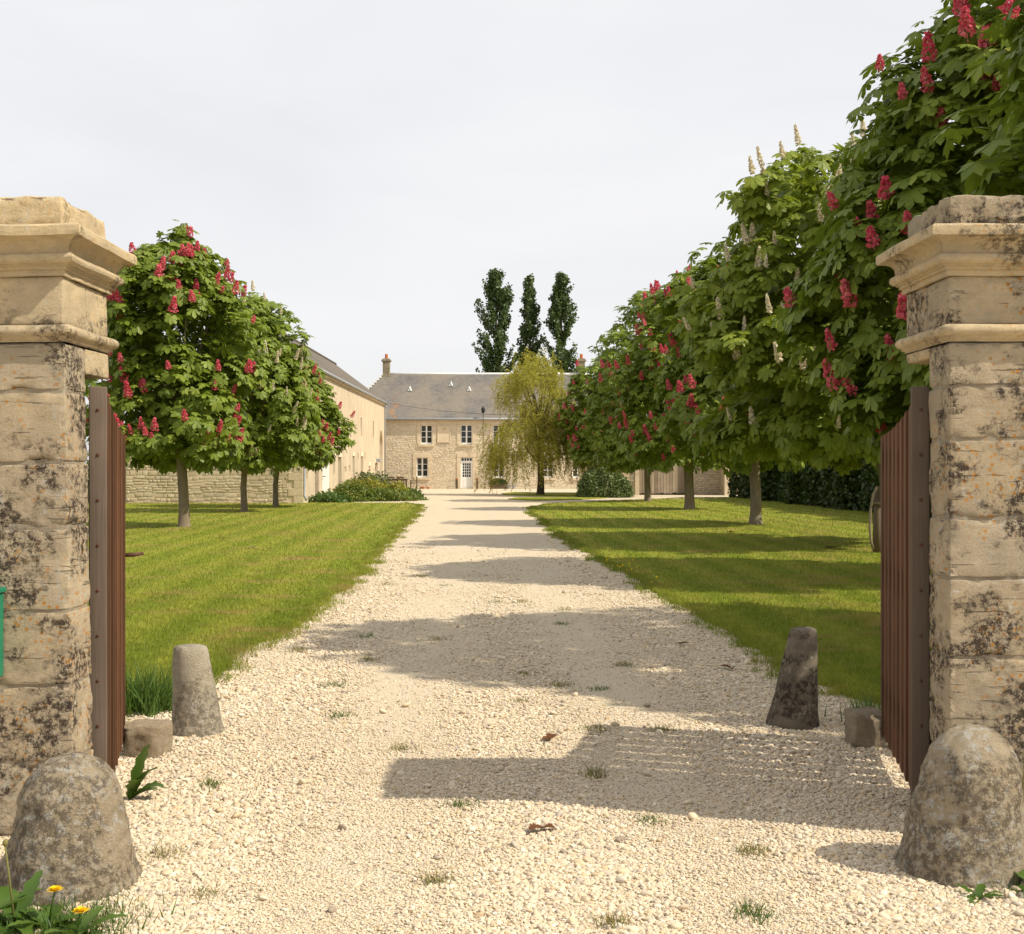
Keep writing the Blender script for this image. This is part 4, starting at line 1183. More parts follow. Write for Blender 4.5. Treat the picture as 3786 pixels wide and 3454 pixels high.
def chestnut(x, y, cx, cy, r, z0, z1, flower, nf, label, seed, shoots=520, hi=True, parts=300, mk='leaf', trunk_r=0.15, lean=0.0):
    rg = np.random.default_rng(seed)
    shoots = int(shoots*1.16); nf = int(nf*1.25)
    root = empty('chestnut_tree', (x, y, 0))
    tag(root, label, 'chestnut tree', 'chestnut trees lining the drive')
    ox, oy = cx-x, cy-y
    # trunk
    m = MB()
    hts = [-.1, 0.0, 0.12, 0.4, 0.9, 1.5, z0+0.4, z0+1.3]
    rad = [1.5, 1.42, 1.18, 1.03, 0.97, 0.95, 0.93, 0.72]
    pts = []
    for k, h in enumerate(hts):
        f = max(0, (h-1.2)/(z0+0.1))
        pts.append((lean*h+ox*min(f, 1)*0.5 + 0.015*math.sin(h*3+seed), oy*min(f, 1)*0.5 + 0.012*math.cos(h*2+seed), h))
    m.tube(pts, [trunk_r*q for q in rad], 14)
    m.build('trunk', M['bark'], root, True)
    # limbs
    top = Vector(pts[-1])
    m = MB()
    for k in range(9):
        a = k*2.4+seed; h = z0+0.1+0.2*k/2
        t = rg.uniform(0.12, 0.75)
        R = np.interp(t, PROF_T, PROF_R)*r*0.72
        end = Vector((ox+R*math.cos(a), oy+R*math.sin(a), z0+(z1-z0)*t))
        st = Vector((pts[-2][0], pts[-2][1], min(h, z0+1.2)))
        mid = st.lerp(end, 0.5) + Vector((0, 0, 0.35))
        m.tube([st, mid, end], [trunk_r*0.45, trunk_r*0.28, trunk_r*0.08], 7)
    m.tube([top, Vector((ox, oy, (z0+z1)/2)), Vector((ox, oy, z1-0.5))], [trunk_r*0.7, trunk_r*0.4, 0.02], 8)
    m.build('limbs', M['bark'], root, True)
    # shoots over the crown's envelope, clumped on boughs
    ph = rg.uniform(0, 2*PI, 6)
    def env(th, t):
        R = np.interp(t, PROF_T, PROF_R)
        return r*R*(1 + 0.085*np.sin(2*th+ph[0]+3*t) + 0.085*np.sin(3*th+ph[1]-6*t) + 0.06*np.sin(5*th+ph[2]+9*t) + 0.06*np.sin(11*t+ph[3]+th))
    nb = 64
    brho = rg.normal(1.0, 0.075, nb)
    bt = rg.beta(1.25, 1.55, nb); bth = (np.arange(nb)*2.39996 + rg.uniform(0, .8, nb)) % (2*PI)
    nc = int(shoots*0.74); nu = shoots-nc
    idx = rg.integers(0, nb, nc)
    t = np.concatenate([np.clip(bt[idx]+rg.normal(0, 0.046, nc), 0, 1), rg.beta(1.15, 1.5, nu)])
    th = np.concatenate([bth[idx]+rg.normal(0, 0.19, nc), rg.uniform(0, 2*PI, nu)])
    rho = np.concatenate([(1.03-np.abs(rg.normal(0, 0.085, nc)))*brho[idx], 0.98-np.abs(rg.normal(0, 0.17, nu))])
    stray = (rg.random(shoots) < .07) & (t > .25)
    rho = np.where(stray, rho*rg.uniform(1.05, 1.17, shoots), rho)
    R = env(th, t)*rho
    S = np.stack([ox+R*np.cos(th), oy+R*np.sin(th), z0+(z1-z0)*t + rg.normal(0, .05, shoots) + np.where(stray, rg.uniform(.1, .45, shoots)*t, 0)], 1)
    # a few shoots poke out of the top and the rim
    radial = np.stack([np.cos(th), np.sin(th), np.zeros_like(th)], 1)
    ax = nrm(radial*(0.75-0.35*t)[:, None] + np.array((0, 0, 1.0))*(0.35+0.7*t)[:, None] + rg.normal(0, .16, (shoots, 3)))
    per = 6
    n = shoots*per
    A = np.repeat(ax, per, 0)
    u = nrm(np.cross(A, np.array((0.31, 0.87, 0.2)))); v = np.cross(A, u)
    phi = np.tile(np.arange(per)*2*PI/per, shoots) + np.repeat(rg.uniform(0, 6, shoots), per) + rg.normal(0, .25, n)
    d0 = u*np.cos(phi)[:, None] + v*np.sin(phi)[:, None]
    lift = rg.uniform(-0.25, 0.45, n)[:, None]
    d = nrm(d0 + A*lift)
    pos = np.repeat(S, per, 0) + d*rg.uniform(0.10, 0.24, n)[:, None] - A*rg.uniform(0, 0.16, n)[:, None]
    yv = nrm(d + np.array((0, 0, -0.5)) + rg.normal(0, .24, (n, 3)))
    up = A*0.7 + np.array((0, 0, 0.9)) + rg.normal(0, .2, (n, 3))
    zv = nrm(up - yv*np.sum(up*yv, 1, keepdims=True))
    xv = np.cross(yv, zv)
    Rm = np.stack([xv, yv, zv], 2)
    scl = rg.uniform(0.62, 1.28, n)
    # which leaves show largest: on the camera's side and on the outside
    camdir = nrm(np.array((-x, -y, 1.6)))
    show = np.sum((pos-np.array((ox, oy, (z0+z1)/2)))*camdir, 1) + np.repeat(rho, per)*1.5 + rg.normal(0, .5, n)
    order = np.argsort(-show)
    npart = min(parts, n)
    pick, rest = order[:npart], order[npart:]
    mes = LEAF_ME[mk]
    for i in pick:
        o = bpy.data.objects.new('leaf', mes[int(i) % len(mes)])
        COL.objects.link(o); o.parent = root
        Mx = Matrix([[*(Rm[i][q]*scl[i]), pos[i][q]] for q in range(3)] + [[0, 0, 0, 1]])
        o.matrix_local = Mx
    tm = HAND_HI if hi else HAND_LO
    Vs, Ts, off = [], [], 0
    for k, (V, T) in enumerate(tm):
        sel = rest[k::len(tm)]
        P, F = scatter(V, T, Rm[sel], pos[sel], scl[sel])
        Vs.append(P); Ts.append(F+off); off += len(P)
    # darker inside leaves that close the crown
    ni = int(shoots*0.95)
    ti = rg.beta(1.3, 1.5, ni); thi = rg.uniform(0, 2*PI, ni)
    Ri = env(thi, ti)*rg.uniform(0.25, 0.82, ni)
    Pi = np.stack([ox+Ri*np.cos(thi), oy+Ri*np.sin(thi), z0+0.1+(z1-z0)*ti*0.96], 1)
    yv = nrm(np.stack([np.cos(thi), np.sin(thi), -0.3+0*thi], 1)+rg.normal(0, .4, (ni, 3)))
    up = np.array((0, 0, 1.0))+rg.normal(0, .5, (ni, 3)); zv = nrm(up-yv*np.sum(up*yv, 1, keepdims=True)); xv = np.cross(yv, zv)
    V, T = HAND_LO[0]
    P, F = scatter(V, T, np.stack([xv, yv, zv], 2), Pi, rg.uniform(1.3, 2.0, ni))
    Vs.append(P); Ts.append(F+off)
    fo = link_mesh('foliage', np_mesh('foliage', np.concatenate(Vs), np.concatenate(Ts), True), M[mk], root)
    tag(fo, kind='stuff')
    # flower panicles on outer shoots
    if nf:
        cand = np.where(rho > 0.90)[0]
        vis = np.sum(radial[cand]*camdir, 1) + rg.uniform(-1.2, 1.2, len(cand)) - 0.35*np.abs(t[cand]-.4)
        fl = flower
        for i in cand[np.argsort(-vis)][:nf]:
            f = fl if fl != 'mix' else ('red' if rg.random() < .8 else 'white')
            o = bpy.data.objects.new('flower_panicle', PAN[f][int(rg.integers(0, 4))])
            COL.objects.link(o); o.parent = root
            axv = Vector(nrm(ax[i]*0.55+np.array((0, 0, 0.8))+rg.normal(0, .12, 3)))
            q = axv.to_track_quat('Z', 'Y')
            s = float(rg.uniform(0.70, 1.22))
            p = Vector(S[i]) + Vector(ax[i])*0.06
            o.matrix_local = Matrix.Translation(p) @ q.to_matrix().to_4x4() @ Matrix.Scale(s, 4)
    return root

# left of the drive
chestnut(-8.62, 32.0, -9.0, 32.2, 2.0, 1.85, 7.75, 'red', 75, 'red-flowering chestnut nearest the left gate pillar', 101, 620, True, 300, 'leaf', 0.135)
chestnut(-9.39, 42.7, -9.05, 42.7, 2.05, 1.8, 7.7, 'white', 40, 'cream-flowering chestnut between two red ones on the left lawn', 102, 520, False, 300, 'leaf', 0.11)
chestnut(-9.30, 48.0, -8.75, 48.0, 1.95, 1.8, 6.1, 'red', 46, 'farthest left chestnut, red flowers, in front of the barn corner', 103, 520, False, 300, 'leaf', 0.105)
# right of the drive
chestnut(7.2, 9.3, 7.0, 9.3, 2.8, 1.9, 8.7, 'red', 10, 'nearest chestnut on the right, hidden beyond the right gate pillar', 110, 560, False, 0, 'leaf', 0.2)
chestnut(7.2, 17.0, 7.15, 17.0, 2.6, 1.75, 8.6, 'red', 75, 'large dark red-flowering chestnut rising behind the right gate pillar', 111, 900, True, 300, 'leaf', 0.2)
chestnut(7.78, 25.0, 6.75, 25.0, 2.9, 1.85, 8.2, 'white', 70, 'pale green chestnut with cream flower candles beyond the right gate', 112, 820, True, 300, 'leaf_light', 0.2)
chestnut(6.67, 33.4, 6.45, 33.4, 2.45, 1.8, 7.6, 'red', 60, 'chestnut with the nearest bare trunk in view on the right lawn', 113, 620, True, 300, 'leaf', 0.15)
chestnut(6.54, 45.0, 6.4, 45.0, 2.35, 1.7, 8.5, 'red', 130, 'chestnut with many red flowers, middle of three trunks on the right', 114, 580, False, 300, 'leaf', 0.175)
chestnut(6.23, 56.0, 6.0, 56.0, 2.4, 1.7, 9.7, None, 0, 'flowerless green chestnut with thin pale trunk beside the side path', 115, 560, False, 300, 'leaf', 0.145)
chestnut(5.5, 66.5, 5.2, 66.5, 2.55, 1.8, 7.8, 'red', 50, 'farthest right chestnut, red flowers, behind the round bush', 116, 520, False, 300, 'leaf', 0.15)

# ------------------------------------------------------------------ generic leafy masses
def leaf_quads(P, N, size, rg, flat=0.6, aspect=0.55):
    n = len(P)
    y = nrm(rg.normal(size=(n, 3)) + N*0.4)
    zz = nrm(N + rg.normal(size=(n, 3))*flat); zz = nrm(zz - y*np.sum(zz*y, 1, keepdims=True)); xx = np.cross(y, zz)
    s = (size*rg.uniform(.7, 1.3, n))[:, None]
    a = P - y*s*0.5; b = P + xx*s*aspect*0.5 + y*s*0.05 + zz*s*0.08; c = P + y*s*0.5; d = P - xx*s*aspect*0.5 + y*s*0.05 + zz*s*0.08
    V = np.stack([a, b, c, d], 1).reshape(-1, 3)
    o = np.arange(n)*4
    T = np.concatenate([np.stack([o, o+1, o+2], 1), np.stack([o, o+2, o+3], 1)])
    return V, T

def bush(name, label, cat, x, y, rx, ry, h, mat, leaf, n, seed, group=None, zmin=0.0, lumps=0.14, stems=True):
    rg = np.random.default_rng(seed)
    root = empty(name, (x, y, 0)); tag(root, label, cat, group)
    v = nrm(rg.normal(size=(n, 3))); v[:, 2] = np.abs(v[:, 2])
    th = np.arctan2(v[:, 1], v[:, 0]); el = v[:, 2]
    ph = rg.uniform(0, 6, 4)
    L = 1 + lumps*(np.sin(3*th+ph[0]+4*el) + np.sin(5*th+ph[1]-6*el)*.7 + np.sin(8*th+7*el+ph[2])*.5)
    rho = (1.02-np.abs(rg.normal(0, .12, n)))*L
    # leaves grow in small sprays
    P = v*np.array((rx, ry, h))*rho[:, None] + rg.normal(0, leaf*0.35, (n, 3)); P[:, 2] = np.maximum(P[:, 2], zmin+leaf*.3*rg.random(n))
    V, T = leaf_quads(P, v, leaf, rg)
    f = link_mesh('foliage', np_mesh('foliage', V, T, True), mat, root); tag(f, kind='stuff')
    if stems:
        m = MB()
        for k in range(7):
            a = k*0.9+seed
            m.tube([(0.1*math.cos(a), 0.1*math.sin(a), -.05), (rx*.5*math.cos(a), ry*.5*math.sin(a), h*.45), (rx*.75*math.cos(a), ry*.75*math.sin(a), h*.75)], [.03, .02, .008], 5)
        m.build('stems', M['dark_bark'], root, True)
    return root

bush('round_bush', 'rounded grey-green bush beside the side path', 'bush', 4.85, 64.2, 1.42, 1.2, 1.62, M['bush_leaf'], 0.13, 9000, 201, None, 0, 0.06)
# tall dark hedge on the right
def hedge(label, pts, th, h, seed, n):
    rg = np.random.default_rng(seed)
    root = empty('hedge', (pts[0][0], pts[0][1], 0)); tag(root, label, 'hedge')
    seg = rg.random(n); a = np.array(pts[0]); b = np.array(pts[-1]); dv = b-a; L = np.linalg.norm(dv); dv = dv/L; nv = np.array((-dv[1], dv[0]))
    s = seg*L
    prof = rg.random(n)                     # walk round the section: near face, top, far face
    side = np.where(prof < .55, 1, np.where(prof < .80, 0, -1))
    bulge = 1+.22*np.sin(s*1.1)+.18*np.sin(s*2.7+1)
    hh = h*(1+.10*np.sin(s*.9)+.08*np.sin(s*2.3+2))
    z = rg.random(n)
    off = np.where(side == 0, rg.uniform(-1, 1, n)*th, side*th*bulge*(1-.25*z**3)) + rg.normal(0, .10, n)
    zz = np.where(side == 0, hh, z*hh) + rg.normal(0, .07, n)
    P = np.stack([dv[0]*s+nv[0]*off, dv[1]*s+nv[1]*off, np.maximum(zz, .02)], 1)
    N = np.stack([nv[0]*side, nv[1]*side, np.where(side == 0, 1, .35)], 1)
    V, T = leaf_quads(P, nrm(N), 0.20, rg, 0.8, 0.65)
    f = link_mesh('foliage', np_mesh('foliage', V, T, True), M['hedge_leaf'], root); tag(f, kind='stuff')
    m = MB()
    core_a = (-dv[0]*0, 0)
    k = 0.3
    while k < L:
        p = dv*k
        m.tube([(p[0], p[1], -.05), (p[0]+.05, p[1], h*.4), (p[0]-.03, p[1]+.05, h*.85)], [.04, .03, .012], 5); k += 0.55
    m.build('stems', M['dark_bark'], root, True)
    # dense dark twigs inside
    ni = n//3
    s = rg.random(ni)*L; off = rg.uniform(-.75, .75, ni)*th; z = rg.random(ni)*h*.95
    P = np.stack([dv[0]*s+nv[0]*off, dv[1]*s+nv[1]*off, z], 1)
    V, T = leaf_quads(P, nrm(rg.normal(size=(ni, 3))), 0.34, rg, 0.7, 0.8)
    f = link_mesh('inner_foliage', np_mesh('inner_foliage', V, T, True), M['hedge_leaf'], root); tag(f, kind='stuff')
hedge('tall dark clipped hedge bounding the right lawn', [(13.6, 33.0), (12.6, 64.5)], 0.9, 3.1, 301, 34000)
bush('boundary_shrub', 'green shrub between the left gate and the barn lean-to', 'bush', -17.9, 53.6, 1.0, 1.0, 2.4, M['bush_leaf'], 0.16, 3500, 305)

# flower bed along the barn
bed = [('ground_cover', 'low dark leafy plant nearest the barn corner in the left bed', -8.15, 54.6, .9, .8, .42, 'weed_leaf', .13, 1600),
       ('ground_cover', 'dark green rounded plant beside the flower pot in the bed', -7.55, 56.6, 1.0, .9, .78, 'bed_leaf', .14, 2200),
       ('spurge', 'yellow-green spurge clump in the middle of the bed', -7.05, 59.6, 1.15, .9, .95, 'bed_yellow', .13, 2200),
       ('ground_cover', 'broad low green carpet plant at the front of the bed', -6.4, 57.4, 1.5, 1.0, .52, 'bed_leaf', .13, 3000),
       ('lavender', 'tall grey-green lavender against the barn wall', -7.5, 65.0, 1.2, 1.3, 1.1, 'lavender_leaf', .17, 3600),
       ('spurge', 'yellow spurge clump right of the lavender', -6.15, 63.5, .9, .8, .78, 'bed_yellow', .13, 1600),
       ('ground_cover', 'broad green carpet plant along the bed edge by the lawn', -5.5, 58.6, 1.15, 1.0, .38, 'bed_leaf', .13, 3200),
       ('ground_cover', 'small green mound at the drive end of the bed', -5.45, 63.6, .7, .8, .42, 'weed_leaf', .13, 1500),
       ('lavender', 'wispy grey-green lavender by the arched barn door', -8.1, 71.0, .8, 1.5, 1.0, 'lavender_leaf', .17, 2400)]
for k, (nm, lb, x, y, rx, ry, h, mk, lf, n) in enumerate(bed):
    bush(nm, lb, 'plant', x, y, rx, ry, h, M[mk], lf, n, 400+k, 'plants in the bed along the barn', 0, 0.16)

# ------------------------------------------------------------------ willow
def willow(x, y):
    rg = np.random.default_rng(77)
    root = empty('willow_tree', (x, y, 0)); tag(root, 'golden-green weeping willow in front of the farmhouse', 'willow tree')
    m = MB()
    m.tube([(0, 0, -.1), (0, 0, .1), (.03, 0, .8), (.0, 0, 1.7), (-.1, 0, 2.6), (.1, 0, 4.2), (0, .1, 6.4)], [.30, .24, .19, .17, .14, .10, .03], 12)
    m.build('trunk', M['dark_bark'], root, True)
    ends = []
    m = MB()
    for k in range(22):
        a = k*2.39996; h = 1.3 + 3.0*rg.random(); rr = rg.uniform(1.0, 2.3); eh = rg.uniform(3.0, 7.4)
        rr *= 1 - 0.5*max(0, (eh-5)/3)
        e = (rr*math.cos(a), rr*math.sin(a), eh)
        m.tube([(0, 0, h), (rr*.45*math.cos(a), rr*.45*math.sin(a), h+(eh-h)*.65), e], [.07, .045, .012], 6)
        ends.append(e)
    m.tube([(0, 0, 1.45), (1.1, -.3, 2.3), (2.0, -.4, 2.6), (2.7, -.4, 2.3)], [.08, .06, .04, .015], 6)
    m.tube([(0, 0, 1.7), (-.7, -.4, 2.5), (-1.1, -.5, 3.2)], [.09, .06, .02], 6)
    m.build('limbs', M['dark_bark'], root, True)
    Ps = []; Ds = []
    cl = []
    for k in range(92):
        h0 = 2.3 + 5.6*rg.random()**0.9
        Rm = np.interp(h0, [2.2, 3.0, 3.8, 4.6, 5.6, 6.6, 7.4, 8.0], [2.4, 2.75, 2.3, 1.75, 1.95, 1.8, 1.2, .5])
        a = k*2.39996 + rg.normal(0, .3); rr = Rm*rg.uniform(.45, 1.05)
        cl.append((np.array((rr*math.cos(a)-.2, rr*math.sin(a), h0)), a, h0))
    for (p0, a, h0) in cl:
        for q in range(17):
            p = p0 + rg.normal(0, .30, 3)*np.array((1, 1, .7))
            b = a + rg.normal(0, 1.0)
            out = np.array((math.cos(b), math.sin(b), 0))
            Ln = rg.uniform(.45, 1.0) if h0 > 4.6 else rg.uniform(.8, 2.2)
            Ln = min(Ln, max(.35, p[2]-0.2))
            rise = rg.uniform(.1, .5) if h0 > 4.2 else rg.uniform(0, .25)
            nl = int(Ln*34); sw = rg.normal(0, .12, 3)
            for j in range(nl):
                t = j/nl
                pt = p + out*(.38*Ln*math.sqrt(t)) + np.array((0, 0, rise*4*t*(1-t)*.6 - Ln*t**1.4)) + sw*t
                Ps.append(pt + rg.normal(0, .035, 3)); Ds.append(out*.6+np.array((0, 0, .9*(rise*3*(1-2*t))-.8))+rg.normal(0, .55, 3))
    P = np.array(Ps); y = nrm(np.array(Ds)); n = len(P)
    zz = nrm(rg.normal(size=(n, 3))); zz = nrm(zz-y*np.sum(zz*y, 1, keepdims=True)); xx = np.cross(y, zz)
    s = rg.uniform(.10, .19, n)[:, None]
    V = np.stack([P, P+y*s*.5+xx*s*.13, P+y*s, P+y*s*.5-xx*s*.13], 1).reshape(-1, 3); o = np.arange(n)*4
    T = np.concatenate([np.stack([o, o+1, o+2], 1), np.stack([o, o+2, o+3], 1)])
    f = link_mesh('foliage', np_mesh('foliage', V, T, True), M['willow_leaf'], root); tag(f, kind='stuff')
willow(1.62, 69.5)

# ------------------------------------------------------------------ poplars behind the house
def poplar(x, y, h, w, label, seed):
    rg = np.random.default_rng(seed)
    root = empty('poplar_tree', (x, y, 0)); tag(root, label, 'poplar tree', 'tall poplars behind the farmhouse')
    m = MB(); m.tube([(0, 0, -.2), (0, 0, 4), (.1, 0, h*.5), (0, 0, h*.95)], [.45, .36, .22, .03], 10); m.build('trunk', M['dark_bark'], root, True)
    m = MB(); Ps = []; Ns = []
    nbr = 110
    for k in range(nbr):
        t = rg.random()**0.9
        hb = 2.2 + (h-3.2)*t
        a = k*2.39996+rg.normal(0, .3)
        env = np.interp(t, [0, .12, .35, .6, .8, .93, 1], [.75, 1.0, 1.0, .82, .58, .34, .12])*w*rg.uniform(.55, 1.22)
        Ln = min(env*3.0, h-hb+.3)
        e = np.array((env*math.cos(a), env*math.sin(a), hb+Ln*.62))
        if k % 3 == 0: m.tube([(0, 0, hb), tuple(e*np.array((.6, .6, 0))+np.array((0, 0, hb+Ln*.3))), tuple(e)], [.06, .035, .01], 4)
        nn = int(100+80*rg.random())
        q = rg.uniform(.35, 1.05, nn)
        c = np.outer(q**1.15, e*np.array((1, 1, 0))) + np.stack([0*q, 0*q, hb+(e[2]-hb)*q], 1)
        c += rg.normal(0, .15, (nn, 3))*np.array((1, 1, 1.3))
        Ps.append(c); Ns.append(np.tile(np.array((math.cos(a), math.sin(a), .4)), (nn, 1)))
    m.build('branches', M['dark_bark'], root, True)
    V, T = leaf_quads(np.concatenate(Ps), nrm(np.concatenate(Ns)), 0.30, rg, 0.8, 0.75)
    f = link_mesh('foliage', np_mesh('foliage', V, T, True), M['poplar_leaf'], root); tag(f, kind='stuff')
poplar(-1.75, 130, 23.0, 2.25, 'broadest and tallest poplar, leftmost of the three behind the farmhouse', 1)
poplar(1.85, 131, 22.6, 1.35, 'slimmest poplar, middle of the three behind the farmhouse', 2)
poplar(5.2, 130, 22.6, 1.95, 'rightmost poplar of the three behind the farmhouse', 3)

# ------------------------------------------------------------------ garden furniture and pots by the house
def chair(x, y, rz, label):
    root = empty('garden_chair', (x, y, 0), rz); tag(root, label, 'chair', 'wooden garden chairs')
    for sx in (-.26, .22):
        for sy in (-.24, .20):
            m = MB(); m.box(sx, sx+.045, sy, sy+.045, 0, 0.90 if sy < 0 else 0.62); m.build('leg', M['garden_wood'], root)
    m = MB(); m.box(-.215, .22, -.20, .25, .41, .45); m.build('seat', M['garden_wood'], root)
    m = MB(); n = 8
    for k in range(n):
        x0, x1 = -.215+.435*k/n, -.215+.435*(k+1)/n
        t0, t1 = .86+.06*math.sin(PI*k/n), .86+.06*math.sin(PI*(k+1)/n)
        m.poly([(x0, -.235, .78), (x1, -.235, .78), (x1, -.235, t1), (x0, -.235, t0)]); m.poly([(x0, -.205, .78), (x1, -.205, .78), (x1, -.205, t1), (x0, -.205, t0)]); m.quad((x0, -.235, t0), (x1, -.235, t1), (x1, -.205, t1), (x0, -.205, t0))
    m.box(-.215, .22, -.232, -.208, .58, .64); m.build('backrest', M['garden_wood'], root)
    for sx in (-.262, .218):
        m = MB(); m.box(sx, sx+.05, -.195, .25, .621, .65); m.build('armrest', M['garden_wood'], root)
table = empty('garden_table', (-8.35, 88.75, 0)); tag(table, 'dark wooden garden table against the farmhouse by the barn', 'table')
m = MB(); m.box(-.8, .8, -.42, .42, .70, .745, .008); m.build('table_top', M['garden_wood'], table)
m = MB(); m.box(-.7, .7, -.34, .34, .62, .698); m.build('apron', M['garden_wood'], table)
for sx in (-.68, .62):
    for sy in (-.34, .28):
        m = MB(); m.box(sx, sx+.06, sy, sy+.06, 0, .618); m.build('leg', M['garden_wood'], table)
chair(-8.75, 88.05, 0, 'wooden garden chair, left of the two backing the camera at the table')
chair(-8.05, 88.05, 0, 'wooden garden chair, right of the two backing the camera at the table')
chair(-7.15, 88.75, PI/2, 'wooden garden chair at the right end of the garden table')
root = empty('potted_plant', (-8.25, 88.75, .745)); tag(root, 'small terracotta pot with white flowers on the garden table', 'potted plant')
m = MB(); m.lathe([(.08, 0), (.12, .14), (.13, .15), (.10, .15)], 12); m.build('pot', M['terracotta'], root, True)
rg = np.random.default_rng(9); v = nrm(rg.normal(size=(120, 3))); V, T = leaf_quads(v*.13+np.array((0, 0, .22)), v, .06, rg); link_mesh('flowers', np_mesh('flowers', V, T), M['white_flower'], root)

def planter(x, label):
    root = empty('tall_planter', (x, 89.62, 0)); tag(root, label, 'planter', 'slim planters beside the front door')
    m = MB(); m.box(-.085, .085, -.085, .085, 0, .66, .012); m.build('box', M['garden_wood'], root)
    m = MB(); m.lathe([(.07, .66), (.11, .75), (.12, .76), (.08, .76)], 12); m.build('pot', M['terracotta'], root, True)
planter(-4.07, 'slim brown planter with terracotta pot left of the front door')
planter(-2.56, 'slim brown planter with terracotta pot right of the front door')
for k, (x, y, s, lb) in enumerate(((-6.55, 89.35, 1.0, 'larger terracotta bowl on the gravel under the lower window'), (-6.15, 89.4, .8, 'smaller terracotta bowl on the gravel under the lower window'))):
    m = MB(); m.lathe([(.11*s, 0), (.17*s, .10*s), (.19*s, .15*s), (.17*s, .15*s), (.12*s, .10*s)], 14); o = m.build('terracotta_bowl', M['terracotta'], None, True); o.location = (x, y, 0); tag(o, lb, 'bowl')
for k, (x, lb) in enumerate(((-0.22, 'zinc bucket by the house wall, left of the pair'), (0.12, 'zinc bucket by the house wall, right of the pair'))):
    root = empty('bucket', (x, 89.2, 0)); tag(root, lb, 'bucket', 'zinc buckets')
    m = MB(); m.lathe([(.10, 0), (.14, .27), (.145, .28), (.13, .28), (.10, .10)], 14); m.build('pail', M['zinc'], root, True)
    m = MB(); m.tube([(.14*math.cos(q*PI/8), 0, .28+.12*math.sin(q*PI/8)) for q in range(9)], .006, 5); m.build('handle', M['black_iron'], root)
root = empty('stone_trough', (-1.0, 89.4, 0)); tag(root, 'low trough planted with dark greenery under the ground floor window', 'trough')
m = MB(); m.box(-.62, .62, -.18, .18, 0, .34, .015); m.build('trough', M['garden_wood'], root)
rg = np.random.default_rng(19); v = nrm(rg.normal(size=(900, 3))); v[:, 2] = abs(v[:, 2]); V, T = leaf_quads(v*np.array((.66, .24, .42))+np.array((0, 0, .33)), v, .12, rg); tag(link_mesh('foliage', np_mesh('foliage', V, T), M['hedge_leaf'], root), kind='stuff')
# flower pot against the barn
px = bY(800)
root = empty('flower_pot', (-8.75, px, 0)); tag(root, 'terracotta pot of small flowers on a white stand by the barn', 'flower pot')
m = MB(); m.box(-.2, .2, -.2, .2, 0, .38, .02); m.build('stand', M['barn_door_white'], root)
m = MB(); m.lathe([(.15, .38), (.22, .62), (.23, .64), (.18, .64)], 14); m.build('pot', M['terracotta'], root, True)
v = nrm(rg.normal(size=(260, 3))); V, T = leaf_quads(v*np.array((.26, .26, .2))+np.array((0, 0, .78)), v, .09, rg); tag(link_mesh('foliage', np_mesh('foliage', V, T), M['weed_leaf'], root), kind='stuff')
v = nrm(rg.normal(size=(40, 3))); v[:, 2] = abs(v[:, 2]); V, T = leaf_quads(v*np.array((.28, .28, .25))+np.array((0, 0, .78)), v, .06, rg); link_mesh('blossoms', np_mesh('blossoms', V, T), M['white_flower'], root)

# stake with rope beside the pale chestnut
root = empty('tree_stake', (6.66, 22.4, 0)); tag(root, 'old wooden stake with a hanging rope beside the right gate', 'stake')
m = MB(); m.tube([(.05, 0, -.1), (.05, 0, .5), (.08, 0, 1.25)], [.085, .08, .07], 10); m.build('post', M['garden_wood'], root, True)
m = MB(); m.tube([(.02, -.1, 1.22), (-.06, -.13, 1.10), (-.11, -.12, .8), (-.12, -.12, .5), (-.10, -.12, .25), (-.06, -.12, .10)], .024, 7); m.build('rope', M['rope'], root, True)
m = MB(); m.tube([(.06+.092*math.cos(q*PI/6), .092*math.sin(q*PI/6), .92+.02*math.sin(q)) for q in range(13)], .022, 6); m.build('rope_tie', M['rope'], root, True)

